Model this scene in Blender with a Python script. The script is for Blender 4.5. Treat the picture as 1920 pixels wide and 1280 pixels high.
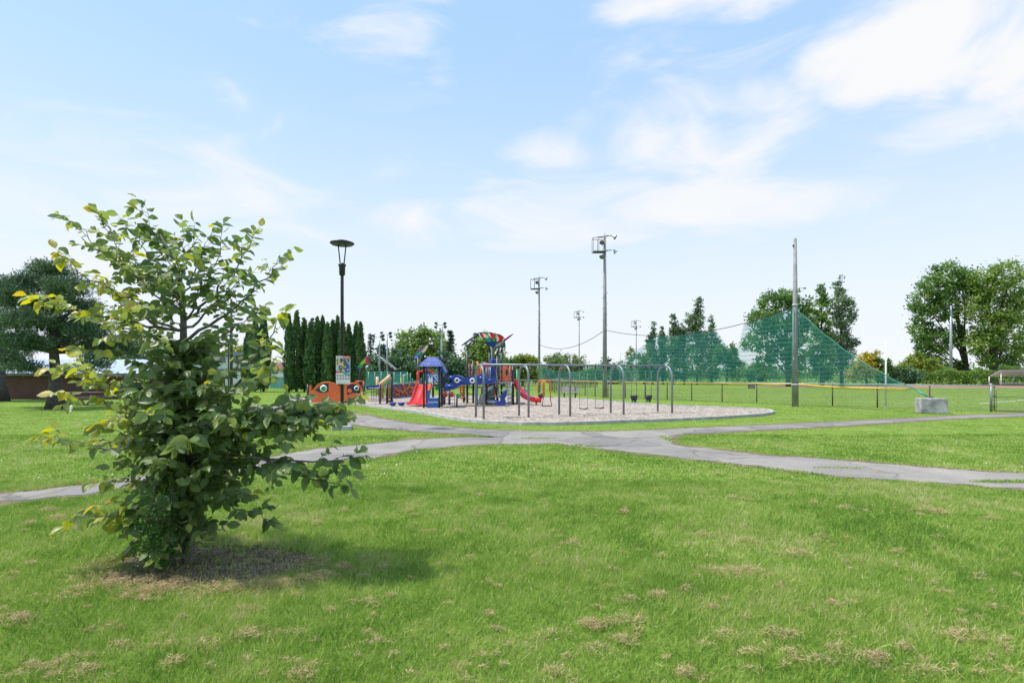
import bpy, math, random
import numpy as np
from mathutils import Vector, Matrix
R = math.radians
rng = np.random.default_rng(7)
random.seed(7)
for o in list(bpy.data.objects): bpy.data.objects.remove(o)
SC = bpy.context.scene
COL = SC.collection

# ------------------------------------------------------------------ camera
H = 1.8                       # eye height
F = 1000.0                    # focal length in photo pixels (1920 wide)
HY = 702.0                    # horizon row in the photo
cam_d = bpy.data.cameras.new('camera'); cam = bpy.data.objects.new('camera', cam_d); COL.objects.link(cam)
cam.location = (0, 0, H); cam.rotation_euler = (R(90), 0, 0)
cam_d.sensor_width = 36; cam_d.lens = 18.75; cam_d.shift_y = 62/1920
cam_d.clip_start = 0.1; cam_d.clip_end = 4000
SC.camera = cam
SC.view_settings.view_transform = 'Standard'; SC.view_settings.look = 'None'
SC.view_settings.gamma = 1; SC.view_settings.exposure = 0.68
SUN_AZ, SUN_EL = R(-95), R(62)      # azimuth clockwise from +Y: the sun stands high to the left

# ------------------------------------------------------------------ sky
W = bpy.data.worlds.new('World'); SC.world = W; W.use_nodes = True
def build_sky():
    nt = W.node_tree; N = nt.nodes; L = nt.links
    N.clear()
    out = N.new('ShaderNodeOutputWorld'); bg = N.new('ShaderNodeBackground'); L.new(bg.outputs[0], out.inputs[0])
    sky = N.new('ShaderNodeTexSky'); sky.sky_type = 'NISHITA'; sky.sun_disc = False
    sky.sun_elevation = SUN_EL; sky.sun_rotation = SUN_AZ
    sky.air_density = 1.0; sky.dust_density = 0.2; sky.ozone_density = 1.6; sky.altitude = 50
    bg.inputs['Strength'].default_value = 0.139
    tc = N.new('ShaderNodeTexCoord'); sx = N.new('ShaderNodeSeparateXYZ'); L.new(tc.outputs['Generated'], sx.inputs[0])
    def m(op, a, b=None, c=None, clamp=False):
        n = N.new('ShaderNodeMath'); n.operation = op; n.use_clamp = clamp
        for i, v in enumerate((a, b, c)):
            if v is None: continue
            if isinstance(v, (int, float)): n.inputs[i].default_value = v
            else: L.new(v, n.inputs[i])
        return n.outputs[0]
    az = m('ARCTAN2', sx.outputs[0], sx.outputs[1]); el = m('ARCSINE', sx.outputs[2])
    den = m('ADD', m('MAXIMUM', sx.outputs[2], 0), 0.22)
    cu = m('DIVIDE', sx.outputs[0], den); cv = m('DIVIDE', sx.outputs[1], den)
    cb = N.new('ShaderNodeCombineXYZ'); L.new(cu, cb.inputs[0]); L.new(cv, cb.inputs[1])
    n1 = N.new('ShaderNodeTexNoise'); n1.inputs['Scale'].default_value = 2.6; n1.inputs['Detail'].default_value = 9; n1.inputs['Roughness'].default_value = .58; n1.inputs['Distortion'].default_value = .5
    L.new(cb.outputs[0], n1.inputs['Vector'])
    cb2 = N.new('ShaderNodeCombineXYZ'); L.new(m('MULTIPLY', az, 2.2), cb2.inputs[0]); L.new(m('MULTIPLY', el, 6.5), cb2.inputs[1])
    n2 = N.new('ShaderNodeTexNoise'); n2.inputs['Scale'].default_value = 1.7; n2.inputs['Detail'].default_value = 7; n2.inputs['Roughness'].default_value = .55; n2.inputs['Distortion'].default_value = .8
    L.new(cb2.outputs[0], n2.inputs['Vector'])
    def ae(px, py):
        x, z = (px-960)/F, (HY-py)/F
        return math.atan2(x, 1), math.asin(z/math.sqrt(1+x*x+z*z))
    def blob(px, py, rx, ry, tilt=0):
        a, e = ae(px, py)
        da = m('SUBTRACT', az, a); de = m('SUBTRACT', el, e)
        if tilt: de = m('SUBTRACT', de, m('MULTIPLY', da, tilt))
        q = m('ADD', m('POWER', m('ABSOLUTE', m('DIVIDE', da, rx)), 2.0), m('POWER', m('ABSOLUTE', m('DIVIDE', de, ry)), 2.0))
        return m('SUBTRACT', 1.0, q, clamp=True)
    def add(bl):
        t = bl[0]
        for b in bl[1:]: t = m('MAXIMUM', t, b)
        return t
    # heavy cumulus upper right, a puff at the top, thin streaks elsewhere
    thick = add([blob(1800, 70, .26, .16, .15), blob(1660, 150, .12, .07, .3), blob(1340, -30, .24, .07), blob(1950, 60, .2, .17)])
    thin = add([m('MULTIPLY', blob(1300, 270, .26, .14, -.05), 1.0), m('MULTIPLY', blob(1060, 300, .16, .06), .8), m('MULTIPLY', blob(1760, 255, .2, .055, .2), 1.05),
                m('MULTIPLY', blob(740, 50, .13, .07, .1), .55), m('MULTIPLY', blob(843, 125, .06, .04), .5), m('MULTIPLY', blob(1180, 390, .6, .10, .05), .95), m('MULTIPLY', blob(1250, 210, .16, .06, .1), .9), m('MULTIPLY', blob(1480, 240, .05, .03), .7),
                m('MULTIPLY', blob(150, 360, .5, .16), .7), m('MULTIPLY', blob(1350, 90, .2, .1), .5)])
    d1 = m('ADD', m('MULTIPLY', m('SUBTRACT', n1.outputs[0], .5), 4.6), m('MULTIPLY', thick, 1.7))
    d1 = N_smooth(N, L, d1, .4, 1.65)
    d2 = m('ADD', m('MULTIPLY', m('SUBTRACT', n2.outputs[0], .5), 3.4), m('MULTIPLY', thin, 1.1))
    d2 = m('MULTIPLY', N_smooth(N, L, d2, .15, 1.5), .95)
    gen = m('MULTIPLY', N_smooth(N, L, n1.outputs[0], .52, .85), .5)
    dens = m('MAXIMUM', m('MAXIMUM', d1, d2), m('MULTIPLY', gen, .35), clamp=True)
    hz = N_smooth(N, L, el, .62, -.02)                     # pale air towards the horizon
    hz = m('ADD', m('MULTIPLY', hz, .34), .62)
    mx0 = N.new('ShaderNodeMix'); mx0.data_type = 'RGBA'; mx0.blend_type = 'MIX'
    lo = N.new('ShaderNodeMix'); lo.data_type = 'RGBA'; L.new(N_smooth(N, L, el, .60, .02), lo.inputs[0]); lo.inputs[6].default_value = (2.5, 3.74, 5.4, 1); lo.inputs[7].default_value = (4.0, 4.2, 4.55, 1)
    L.new(hz, mx0.inputs[0]); L.new(sky.outputs[0], mx0.inputs[6]); L.new(lo.outputs[2], mx0.inputs[7])
    mx = N.new('ShaderNodeMix'); mx.data_type = 'RGBA'
    L.new(dens, mx.inputs[0]); L.new(mx0.outputs[2], mx.inputs[6]); mx.inputs[7].default_value = (4.25, 4.3, 4.38, 1)
    L.new(mx.outputs[2], bg.inputs[0])
def N_smooth(N, L, src, a, b):
    n = N.new('ShaderNodeMapRange'); n.interpolation_type = 'SMOOTHSTEP'
    L.new(src, n.inputs[0]); n.inputs[1].default_value = a; n.inputs[2].default_value = b
    return n.outputs[0]
build_sky()
sun_d = bpy.data.lights.new('sun', 'SUN'); sun = bpy.data.objects.new('sun', sun_d); COL.objects.link(sun)
sun_d.energy = 3.25; sun_d.angle = R(3.5); sun_d.color = (1, .95, .86)
sd = Vector((math.sin(SUN_AZ)*math.cos(SUN_EL), math.cos(SUN_AZ)*math.cos(SUN_EL), math.sin(SUN_EL)))
sun.rotation_euler = sd.to_track_quat('Z', 'Y').to_euler()

# ------------------------------------------------------------------ helpers
def P(px, py, Y): return Vector(((px-960)/F*Y, Y, H+(HY-py)/F*Y))      # photo pixel at a known distance
def G(px, py, z=0.0):                                                     # photo pixel on the ground
    Y = (H-z)*F/(py-HY); return Vector(((px-960)/F*Y, Y, z))
def base(py, z=0.0): return (H-z)*F/(py-HY)
ORG = {}
def tag(o, label=None, cat=None, group=None, kind=None):
    if label: o['label'] = label
    if cat: o['category'] = cat
    if group: o['group'] = group
    if kind: o['kind'] = kind
    return o
def thing(name, label, cat, loc, group=None):
    o = bpy.data.objects.new(name, None); COL.objects.link(o); o.location = loc; o.empty_display_size = .2
    ORG[o.name] = Vector(loc); return tag(o, label, cat, group)
def finish(me, name, parent, ms):
    for x in ms: me.materials.append(x)
    o = bpy.data.objects.new(name, me); COL.objects.link(o)
    if parent is not None:
        org = ORG[parent.name]
        me.transform(Matrix.Translation(-org)); o.parent = parent; ORG[o.name] = org
    else: ORG[o.name] = Vector((0, 0, 0))
    return o
class MB:
    def __init__(s): s.v = []; s.f = []; s.m = []; s.s = []; s.mi = 0
    def add(s, vs, fs, smooth=False):
        n = len(s.v); s.v += [tuple(v) for v in vs]
        for f in fs: s.f.append(tuple(i+n for i in f)); s.m.append(s.mi); s.s.append(smooth)
        return s
    def box(s, c, d, rz=0, bev=0):
        c = Vector(c); hx, hy, hz = d[0]/2, d[1]/2, d[2]/2; cs, sn = math.cos(rz), math.sin(rz)
        if bev:
            b = bev; rings = []
            for z, k in ((-hz, b), (-hz+b, 0), (hz-b, 0), (hz, b)):
                X, Yy = hx-k, hy-k
                rings.append([(x, y, z) for x, y in ((-X+b, -Yy), (X-b, -Yy), (X, -Yy+b), (X, Yy-b), (X-b, Yy), (-X+b, Yy), (-X, Yy-b), (-X, -Yy+b))])
            vs = [v for r_ in rings for v in r_]
            fs = [tuple(reversed(range(8))), tuple(range(24, 32))]
            for r_ in range(3):
                for i in range(8): fs.append((r_*8+i, r_*8+(i+1) % 8, r_*8+8+(i+1) % 8, r_*8+8+i))
        else:
            vs = [(x*hx, y*hy, z*hz) for z in (-1, 1) for x, y in ((-1, -1), (1, -1), (1, 1), (-1, 1))]
            fs = [(3, 2, 1, 0), (4, 5, 6, 7), (0, 1, 5, 4), (1, 2, 6, 5), (2, 3, 7, 6), (3, 0, 4, 7)]
        return s.add([c+Vector((x*cs-y*sn, x*sn+y*cs, z)) for x, y, z in vs], fs)
    def bar(s, a, b, w, h=None):
        a, b = Vector(a), Vector(b); h = h or w; d = (b-a).normalized()
        u = d.cross(Vector((0, 0, 1)))
        if u.length < .01: u = Vector((1, 0, 0))
        u.normalize(); v = u.cross(d)
        vs = [p+u*x*w/2+v*y*h/2 for p in (a, b) for x, y in ((-1, -1), (1, -1), (1, 1), (-1, 1))]
        return s.add(vs, [(3, 2, 1, 0), (4, 5, 6, 7), (0, 1, 5, 4), (1, 2, 6, 5), (2, 3, 7, 6), (3, 0, 4, 7)])
    def tube(s, pts, r, n=8, cap=True):
        pts = [Vector(p) for p in pts]; k = len(pts); rs = r if isinstance(r, (list, tuple)) else [r]*k
        vs = []; u = None
        for i, p in enumerate(pts):
            d = (pts[min(i+1, k-1)]-pts[max(i-1, 0)])
            d = d.normalized() if d.length > 1e-9 else Vector((0, 0, 1))
            if u is None:
                u = d.cross(Vector((0, 0, 1)))
                if u.length < .05: u = d.cross(Vector((1, 0, 0)))
            else: u = u-d*u.dot(d)
            u.normalize(); w = d.cross(u)
            for j in range(n):
                a = 2*math.pi*j/n; vs.append(p+(u*math.cos(a)+w*math.sin(a))*rs[i])
        fs = [(i*n+j, i*n+(j+1) % n, (i+1)*n+(j+1) % n, (i+1)*n+j) for i in range(k-1) for j in range(n)]
        s.add(vs, fs, True)
        if cap: s.add(vs[:n], [tuple(reversed(range(n)))]); s.add(vs[-n:], [tuple(range(n))])
        return s
    def lathe(s, c, prof, n=24, axis=(0, 0, 1), smooth=True):
        c = Vector(c); q = Vector(axis).to_track_quat('Z', 'Y'); vs = []
        for r, z in prof:
            for j in range(n):
                a = 2*math.pi*j/n; vs.append(c+q @ Vector((r*math.cos(a), r*math.sin(a), z)))
        k = len(prof)
        return s.add(vs, [(i*n+j, i*n+(j+1) % n, (i+1)*n+(j+1) % n, (i+1)*n+j) for i in range(k-1) for j in range(n)], smooth)
    def disc(s, c, r, axis, t=.01, n=20): return s.lathe(c, [(0.001, -t/2), (r, -t/2), (r, t/2), (.001, t/2)], n, axis, False)
    def ring(s, c, r0, r1, axis, t=.01, n=20): return s.lathe(c, [(r0, -t/2), (r1, -t/2), (r1, t/2), (r0, t/2), (r0, -t/2)], n, axis, False)
    def prism(s, poly, off, bev=0):
        poly = [Vector(p) for p in poly]; off = Vector(off); n = len(poly)
        c = sum(poly, Vector())/n
        if bev:
            sh = lambda p: c+(p-c)*(1-bev)
            rings = [[sh(p) for p in poly], [p+off*.18 for p in poly], [p+off*.82 for p in poly], [sh(p)+off for p in poly]]
        else: rings = [poly, [p+off for p in poly]]
        k = len(rings); vs = [v for r_ in rings for v in r_]
        fs = [tuple(reversed(range(n))), tuple(range((k-1)*n, k*n))]
        s.add(vs, fs)
        s.add(vs, [(r_*n+i, r_*n+(i+1) % n, (r_+1)*n+(i+1) % n, (r_+1)*n+i) for r_ in range(k-1) for i in range(n)], bool(bev))
        return s
    def sph(s, c, r, nu=16, nv=10):
        c = Vector(c); r = (r, r, r) if isinstance(r, (int, float)) else r; vs = []
        for i in range(nv+1):
            t = math.pi*i/nv
            for j in range(nu):
                a = 2*math.pi*j/nu; vs.append(c+Vector((r[0]*math.sin(t)*math.cos(a), r[1]*math.sin(t)*math.sin(a), -r[2]*math.cos(t))))
        return s.add(vs, [(i*nu+j, i*nu+(j+1) % nu, (i+1)*nu+(j+1) % nu, (i+1)*nu+j) for i in range(nv) for j in range(nu)], True)
    def build(s, name, mats, parent=None, **tg):
        mats = mats if isinstance(mats, (list, tuple)) else [mats]
        me = bpy.data.meshes.new(name); me.from_pydata(s.v, [], s.f); 
        me.polygons.foreach_set('material_index', s.m); me.polygons.foreach_set('use_smooth', s.s)
        me.validate(); me.update()
        import bmesh
        bm = bmesh.new(); bm.from_mesh(me); bmesh.ops.remove_doubles(bm, verts=bm.verts, dist=1e-5)
        bmesh.ops.recalc_face_normals(bm, faces=bm.faces); bm.to_mesh(me); bm.free()
        return tag(finish(me, name, parent, mats), **tg)
def copy_tree(o, parent=None):
    c = o.copy(); COL.objects.link(c)
    if parent is not None: c.parent = parent
    for ch in o.children: copy_tree(ch, c)
    return c
def arc(a, b, sag, n=16):
    a, b = Vector(a), Vector(b)
    return [a.lerp(b, i/n)-Vector((0, 0, sag*4*(i/n)*(1-i/n))) for i in range(n+1)]
def bez(a, c, b, n=10): return [a.lerp(c, t).lerp(c.lerp(b, t), t) for t in [i/n for i in range(n+1)]]

# numpy leaf cards --------------------------------------------------------------------------------
T_QUAD = (np.array([(0, 0, 0), (.45, .5, .06), (1, 0, 0), (.45, -.5, .06)]), [(0, 1, 2, 3)])
T_TRI = (np.array([(0, .5, 0), (0, -.5, 0), (1, 0, 0)]), [(0, 1, 2)])
T_BLADE = (np.array([(0, .5, 0), (0, -.5, 0), (.55, -.36, .07), (.55, .36, .07), (1, 0, .26)]), [(0, 1, 2, 3), (3, 2, 4)])
_t = [(.0, 0), (.13, .27), (.3, .46), (.5, .5), (.7, .4), (.86, .2), (1, 0)]
_v = []
for i, (t, w) in enumerate(_t): _v += [(t, 0, -.16*t*t), (t, w, .10*w*2-.16*t*t+.03*(i % 2)), (t, -w, .10*w*2-.16*t*t-.02*(i % 2))]
T_LEAF = (np.array(_v), [f for i in range(6) for f in ((i*3, i*3+3, i*3+4, i*3+1), (i*3, i*3+2, i*3+5, i*3+3))])
def nrm(a): return a/np.maximum(np.linalg.norm(a, axis=1, keepdims=True), 1e-9)
def cards(name, tpl, C, D, NN, Ln, Wd, rnd, mats, parent=None, uv=False, smooth=False, curl=None, **tg):
    tv, tf = tpl; n = len(C); k = len(tv)
    D = nrm(D); S = nrm(np.cross(D, NN)); U = nrm(np.cross(S, D))
    Ln = np.broadcast_to(Ln, n); Wd = np.broadcast_to(Wd, n)
    V = (C[:, None, :]+D[:, None, :]*(tv[None, :, 0:1]*Ln[:, None, None])+S[:, None, :]*(tv[None, :, 1:2]*Wd[:, None, None])
         + U[:, None, :]*(tv[None, :, 2:3]*Ln[:, None, None]*(1 if curl is None else curl[:, None, None]))).reshape(-1, 3)
    li = np.concatenate([np.array(f) for f in tf]); ls = np.array([len(f) for f in tf])
    LI = (li[None, :]+(np.arange(n)*k)[:, None]).reshape(-1)
    LT = np.tile(ls, n); ST = np.concatenate([[0], np.cumsum(LT)[:-1]])
    me = bpy.data.meshes.new(name)
    me.vertices.add(n*k); me.vertices.foreach_set('co', V.astype(np.float32).ravel())
    me.loops.add(len(LI)); me.loops.foreach_set('vertex_index', LI.astype(np.int32))
    me.polygons.add(len(LT)); me.polygons.foreach_set('loop_start', ST.astype(np.int32)); me.polygons.foreach_set('loop_total', LT.astype(np.int32))
    if smooth: me.polygons.foreach_set('use_smooth', np.ones(len(LT), dtype=bool))
    a = me.attributes.new('rnd', 'FLOAT', 'POINT'); a.data.foreach_set('value', np.repeat(rnd, k).astype(np.float32))
    if uv:
        b = me.attributes.new('leafuv', 'FLOAT_VECTOR', 'POINT')
        q = np.zeros((n, k, 3), dtype=np.float32); q[:, :, 0] = tv[None, :, 0]; q[:, :, 1] = tv[None, :, 1]; b.data.foreach_set('vector', q.ravel())
    me.update(calc_edges=True)
    return tag(finish(me, name, parent, mats), **tg)

# ------------------------------------------------------------------ materials
def newmat(name):
    m = bpy.data.materials.new(name); m.use_nodes = True
    nt = m.node_tree; return m, nt.nodes, nt.links, nt.nodes['Principled BSDF']
def ramp(N, stops):
    r = N.new('ShaderNodeValToRGB'); e = r.color_ramp.elements
    while len(e) < len(stops): e.new(.5)
    for el, (p, c) in zip(e, stops): el.position = p; el.color = (*c, 1)
    return r
def noise(N, L, scale, detail=4, rough=.55, vec=None, coord='Object', dist=0):
    n = N.new('ShaderNodeTexNoise'); n.inputs['Scale'].default_value = scale; n.inputs['Detail'].default_value = detail
    n.inputs['Roughness'].default_value = rough; n.inputs['Distortion'].default_value = dist
    if vec is None:
        tc = N.new('ShaderNodeTexCoord'); vec = tc.outputs[coord]
    L.new(vec, n.inputs['Vector']); return n
def pm(name, col, rough=.5, metal=0, var=.18, scale=6, bump=0, bscale=40, spec=.5):
    m, N, L, b = newmat(name)
    n = noise(N, L, scale, 5)
    lo = tuple(c*(1-var) for c in col); hi = tuple(min(1, c*(1+var)) for c in col)
    r = ramp(N, [(.32, lo), (.68, hi)]); L.new(n.outputs[0], r.inputs[0]); L.new(r.outputs[0], b.inputs['Base Color'])
    b.inputs['Metallic'].default_value = metal; b.inputs['Specular IOR Level'].default_value = spec
    mr = N.new('ShaderNodeMapRange'); L.new(n.outputs[0], mr.inputs[0]); mr.inputs[3].default_value = max(.05, rough-.1); mr.inputs[4].default_value = min(1, rough+.12)
    L.new(mr.outputs[0], b.inputs['Roughness'])
    if bump:
        n2 = noise(N, L, bscale, 6); bp = N.new('ShaderNodeBump'); bp.inputs['Strength'].default_value = bump; bp.inputs['Distance'].default_value = .02
        L.new(n2.outputs[0], bp.inputs['Height']); L.new(bp.outputs[0], b.inputs['Normal'])
    return m
def leafmat(name, stops, trans=.35, rough=.5, spec=.35, veins=False):
    m, N, L, b = newmat(name)
    at = N.new('ShaderNodeAttribute'); at.attribute_name = 'rnd'
    r = ramp(N, stops); L.new(at.outputs['Fac'], r.inputs[0]); col = r.outputs[0]
    if veins:
        uv = N.new('ShaderNodeAttribute'); uv.attribute_name = 'leafuv'; sp = N.new('ShaderNodeSeparateXYZ'); L.new(uv.outputs['Vector'], sp.inputs[0])
        ab = N.new('ShaderNodeMath'); ab.operation = 'ABSOLUTE'; L.new(sp.outputs[1], ab.inputs[0])
        k = N.new('ShaderNodeMath'); k.operation = 'MULTIPLY_ADD'; L.new(ab.outputs[0], k.inputs[0]); k.inputs[1].default_value = -.55; L.new(sp.outputs[0], k.inputs[2])
        w = N.new('ShaderNodeMath'); w.operation = 'MULTIPLY'; L.new(k.outputs[0], w.inputs[0]); w.inputs[1].default_value = 50
        sn = N.new('ShaderNodeMath'); sn.operation = 'SINE'; L.new(w.outputs[0], sn.inputs[0])
        bp = N.new('ShaderNodeBump'); bp.inputs['Strength'].default_value = .25; bp.inputs['Distance'].default_value = .004; L.new(sn.outputs[0], bp.inputs['Height']); L.new(bp.outputs[0], b.inputs['Normal'])
        n = noise(N, L, 14, 4); mx = N.new('ShaderNodeMix'); mx.data_type = 'RGBA'; mx.blend_type = 'MULTIPLY'; mx.inputs[0].default_value = .5
        rr = ramp(N, [(.3, (.6, .62, .6)), (.7, (1.25, 1.2, 1.1))]); L.new(n.outputs[0], rr.inputs[0])
        L.new(col, mx.inputs[6]); L.new(rr.outputs[0], mx.inputs[7]); col = mx.outputs[2]
    L.new(col, b.inputs['Base Color']); b.inputs['Roughness'].default_value = rough; b.inputs['Specular IOR Level'].default_value = spec
    tr = N.new('ShaderNodeBsdfTranslucent')
    hs = N.new('ShaderNodeHueSaturation'); hs.inputs['Hue'].default_value = .487; hs.inputs['Saturation'].default_value = 1.1; hs.inputs['Value'].default_value = 1.5
    L.new(col, hs.inputs['Color']); L.new(hs.outputs[0], tr.inputs['Color'])
    ms = N.new('ShaderNodeMixShader'); ms.inputs[0].default_value = trans
    out = N['Material Output']; L.new(b.outputs[0], ms.inputs[1]); L.new(tr.outputs[0], ms.inputs[2]); L.new(ms.outputs[0], out.inputs[0])
    return m
M = {}
def clearpm(name, col):
    m, N, L, b = newmat(name); n = noise(N, L, 5, 4); r = ramp(N, [(.3, tuple(c*.88 for c in col)), (.7, tuple(min(1, c*1.1) for c in col))]); L.new(n.outputs[0], r.inputs[0])
    L.new(r.outputs[0], b.inputs['Base Color']); b.inputs['Roughness'].default_value = .25
    tr = N.new('ShaderNodeBsdfTranslucent'); L.new(r.outputs[0], tr.inputs[0]); ms = N.new('ShaderNodeMixShader'); ms.inputs[0].default_value = .6
    L.new(b.outputs[0], ms.inputs[1]); L.new(tr.outputs[0], ms.inputs[2]); L.new(ms.outputs[0], N['Material Output'].inputs[0]); return m
for _k, _c in dict(cred=(.9, .03, .02), cpink=(.9, .06, .25), cwhite=(.9, .9, .86), ccream=(.92, .86, .6), cteal=(.10, .55, .48), cgreen=(.06, .65, .18), cblue=(.06, .16, .62), clime=(.6, .8, .08), cyellow=(.9, .7, .08), corange=(.9, .5, .1), clav=(.5, .5, .85), cmauve=(.45, .32, .45), crust=(.35, .2, .08)).items(): M[_k] = clearpm('clear_panel_'+_k[1:], _c)
M['black'] = pm('black_paint', (.018, .02, .026), .38, var=.25)
M['navy'] = pm('dark_navy_paint', (.02, .028, .05), .4, var=.2)
M['blue'] = pm('blue_plastic', (.012, .055, .30), .35, var=.2, scale=3)
M['blue2'] = pm('bright_blue_panel', (.015, .12, .42), .4, var=.12)
M['roofblue'] = pm('blue_roof_plastic', (.09, .13, .40), .5, var=.2, scale=9)
M['red'] = pm('red_plastic', (.70, .034, .028), .3, var=.14, scale=3)
M['redor'] = pm('orange_red_panel', (.88, .15, .045), .45, var=.16, scale=10)
M['orange'] = pm('orange_paint', (.75, .17, .02), .4, var=.12)
M['green'] = pm('green_plastic', (.02, .30, .09), .4, var=.15)
M['lime'] = pm('lime_plastic', (.38, .50, .04), .4, var=.1)
M['teal'] = pm('teal_plastic', (.05, .30, .25), .4, var=.12)
M['yellow'] = pm('yellow_paint', (.75, .46, .03), .45, var=.15)
M['white'] = pm('white_paint', (.78, .79, .8), .5, var=.06)
M['cream'] = pm('cream_plastic', (.78, .72, .5), .45, var=.08)
M['pink'] = pm('crimson_plastic', (.6, .03, .12), .4, var=.12)
M['lav'] = pm('lavender_plastic', (.36, .36, .6), .4, var=.12)
M['mauve'] = pm('mauve_plastic', (.3, .2, .3), .4, var=.12)
M['grey'] = pm('grey_steel', (.20, .225, .26), .38, metal=.25, var=.14, scale=5)
M['galv'] = pm('galvanised_steel', (.34, .36, .38), .45, metal=.35, var=.2, scale=5)
M['lightgrey'] = pm('light_grey_metal', (.5, .54, .6), .45, var=.1)
M['pole'] = pm('weathered_pole', (.25, .25, .25), .75, var=.25, scale=2.2, bump=.3)
M['woodpole'] = pm('brown_pole', (.10, .075, .06), .8, var=.3, scale=3)
M['conc'] = pm('concrete', (.34, .335, .33), .9, var=.5, scale=2.6, bump=.7, bscale=22)
M['kerb'] = pm('kerb_concrete', (.40, .39, .38), .9, var=.28, scale=4, bump=.3, bscale=30)
M['rock'] = pm('boulder_grey', (.11, .12, .13), .85, var=.35, scale=4, bump=.6, bscale=8)
M['rubber'] = pm('black_rubber', (.02, .02, .022), .6, var=.2)
M['chain'] = pm('steel_chain', (.22, .23, .25), .45, metal=.5, var=.3, scale=60)
M['benchwood'] = pm('bench_slat', (.52, .44, .43), .7, var=.25, scale=8)
M['tablewood'] = pm('weathered_wood', (.17, .13, .11), .8, var=.3, scale=7)
M['brickpink'] = pm('salmon_panel', (.5, .27, .22), .6, var=.3, scale=7)
M['purple'] = pm('purple_panel', (.12, .10, .17), .5, var=.2)
M['tan'] = pm('tan_plastic', (.62, .42, .25), .45, var=.1)
M['rust'] = pm('rusty_steel', (.09, .065, .055), .75, var=.4, scale=12)
M['roofmetal'] = pm('pale_metal_roof', (.56, .63, .74), .45, var=.06, scale=1)
M['stucco'] = pm('white_wall', (.62, .63, .64), .85, var=.08, scale=1.5)
M['redroof'] = pm('red_shingle', (.20, .07, .065), .85, var=.25, scale=6)
M['greyroof'] = pm('grey_fascia', (.20, .22, .26), .7, var=.15)
M['glass'] = pm('window_glass', (.07, .10, .14), .1, var=.2, spec=.8)
M['bark'] = pm('pine_bark', (.075, .065, .06), .95, var=.5, scale=9, bump=.9, bscale=14)
M['bark2'] = pm('smooth_grey_bark', (.14, .125, .11), .85, var=.35, scale=16, bump=.4, bscale=40)
M['twig'] = pm('brown_twig', (.11, .085, .06), .8, var=.3, scale=20)
M['barkdark'] = pm('dark_bark', (.06, .05, .045), .95, var=.4, scale=3)
def brickmat():
    m, N, L, b = newmat('brown_brick'); tc = N.new('ShaderNodeTexCoord'); mp = N.new('ShaderNodeMapping'); L.new(tc.outputs['Object'], mp.inputs[0]); mp.inputs['Rotation'].default_value = (R(90), 0, 0)
    t = N.new('ShaderNodeTexBrick'); L.new(mp.outputs[0], t.inputs['Vector']); t.inputs['Scale'].default_value = 4.2
    t.inputs['Color1'].default_value = (.16, .062, .05, 1); t.inputs['Color2'].default_value = (.11, .05, .042, 1); t.inputs['Mortar'].default_value = (.18, .155, .145, 1); t.inputs['Mortar Size'].default_value = .018
    n = noise(N, L, 1.1, 4); mx = N.new('ShaderNodeMix'); mx.data_type = 'RGBA'; mx.blend_type = 'MULTIPLY'; mx.inputs[0].default_value = .6
    rr = ramp(N, [(.3, (.7, .7, .7)), (.7, (1.2, 1.15, 1.1))]); L.new(n.outputs[0], rr.inputs[0]); L.new(t.outputs[0], mx.inputs[6]); L.new(rr.outputs[0], mx.inputs[7])
    L.new(mx.outputs[2], b.inputs['Base Color']); b.inputs['Roughness'].default_value = .9
    return m
M['brick'] = brickmat()
def groundmat():
    m, N, L, b = newmat('lawn_ground'); geo = N.new('ShaderNodeNewGeometry'); v = geo.outputs['Position']
    a = noise(N, L, .16, 5, .6, v); c = noise(N, L, 1.3, 6, .6, v); d = noise(N, L, 22, 6, .7, v)
    r = ramp(N, [(.3, (.13, .22, .034)), (.5, (.195, .295, .05)), (.72, (.275, .345, .09))]); 
    mi = N.new('ShaderNodeMath'); mi.operation = 'MULTIPLY_ADD'; L.new(c.outputs[0], mi.inputs[0]); mi.inputs[1].default_value = .55
    m2 = N.new('ShaderNodeMath'); m2.operation = 'MULTIPLY'; L.new(a.outputs[0], m2.inputs[0]); m2.inputs[1].default_value = .45; L.new(m2.outputs[0], mi.inputs[2])
    L.new(mi.outputs[0], r.inputs[0])
    mx = N.new('ShaderNodeMix'); mx.data_type = 'RGBA'; mx.blend_type = 'MULTIPLY'; mx.inputs[0].default_value = .75
    rr = ramp(N, [(.25, (.45, .47, .4)), (.6, (1.1, 1.1, 1.05))]); L.new(d.outputs[0], rr.inputs[0]); L.new(r.outputs[0], mx.inputs[6]); L.new(rr.outputs[0], mx.inputs[7])
    L.new(mx.outputs[2], b.inputs['Base Color']); b.inputs['Roughness'].default_value = .95; b.inputs['Specular IOR Level'].default_value = .1
    bp = N.new('ShaderNodeBump'); bp.inputs['Strength'].default_value = .8; bp.inputs['Distance'].default_value = .05; L.new(d.outputs[0], bp.inputs['Height']); L.new(bp.outputs[0], b.inputs['Normal'])
    return m
M['lawn'] = groundmat()
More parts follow.
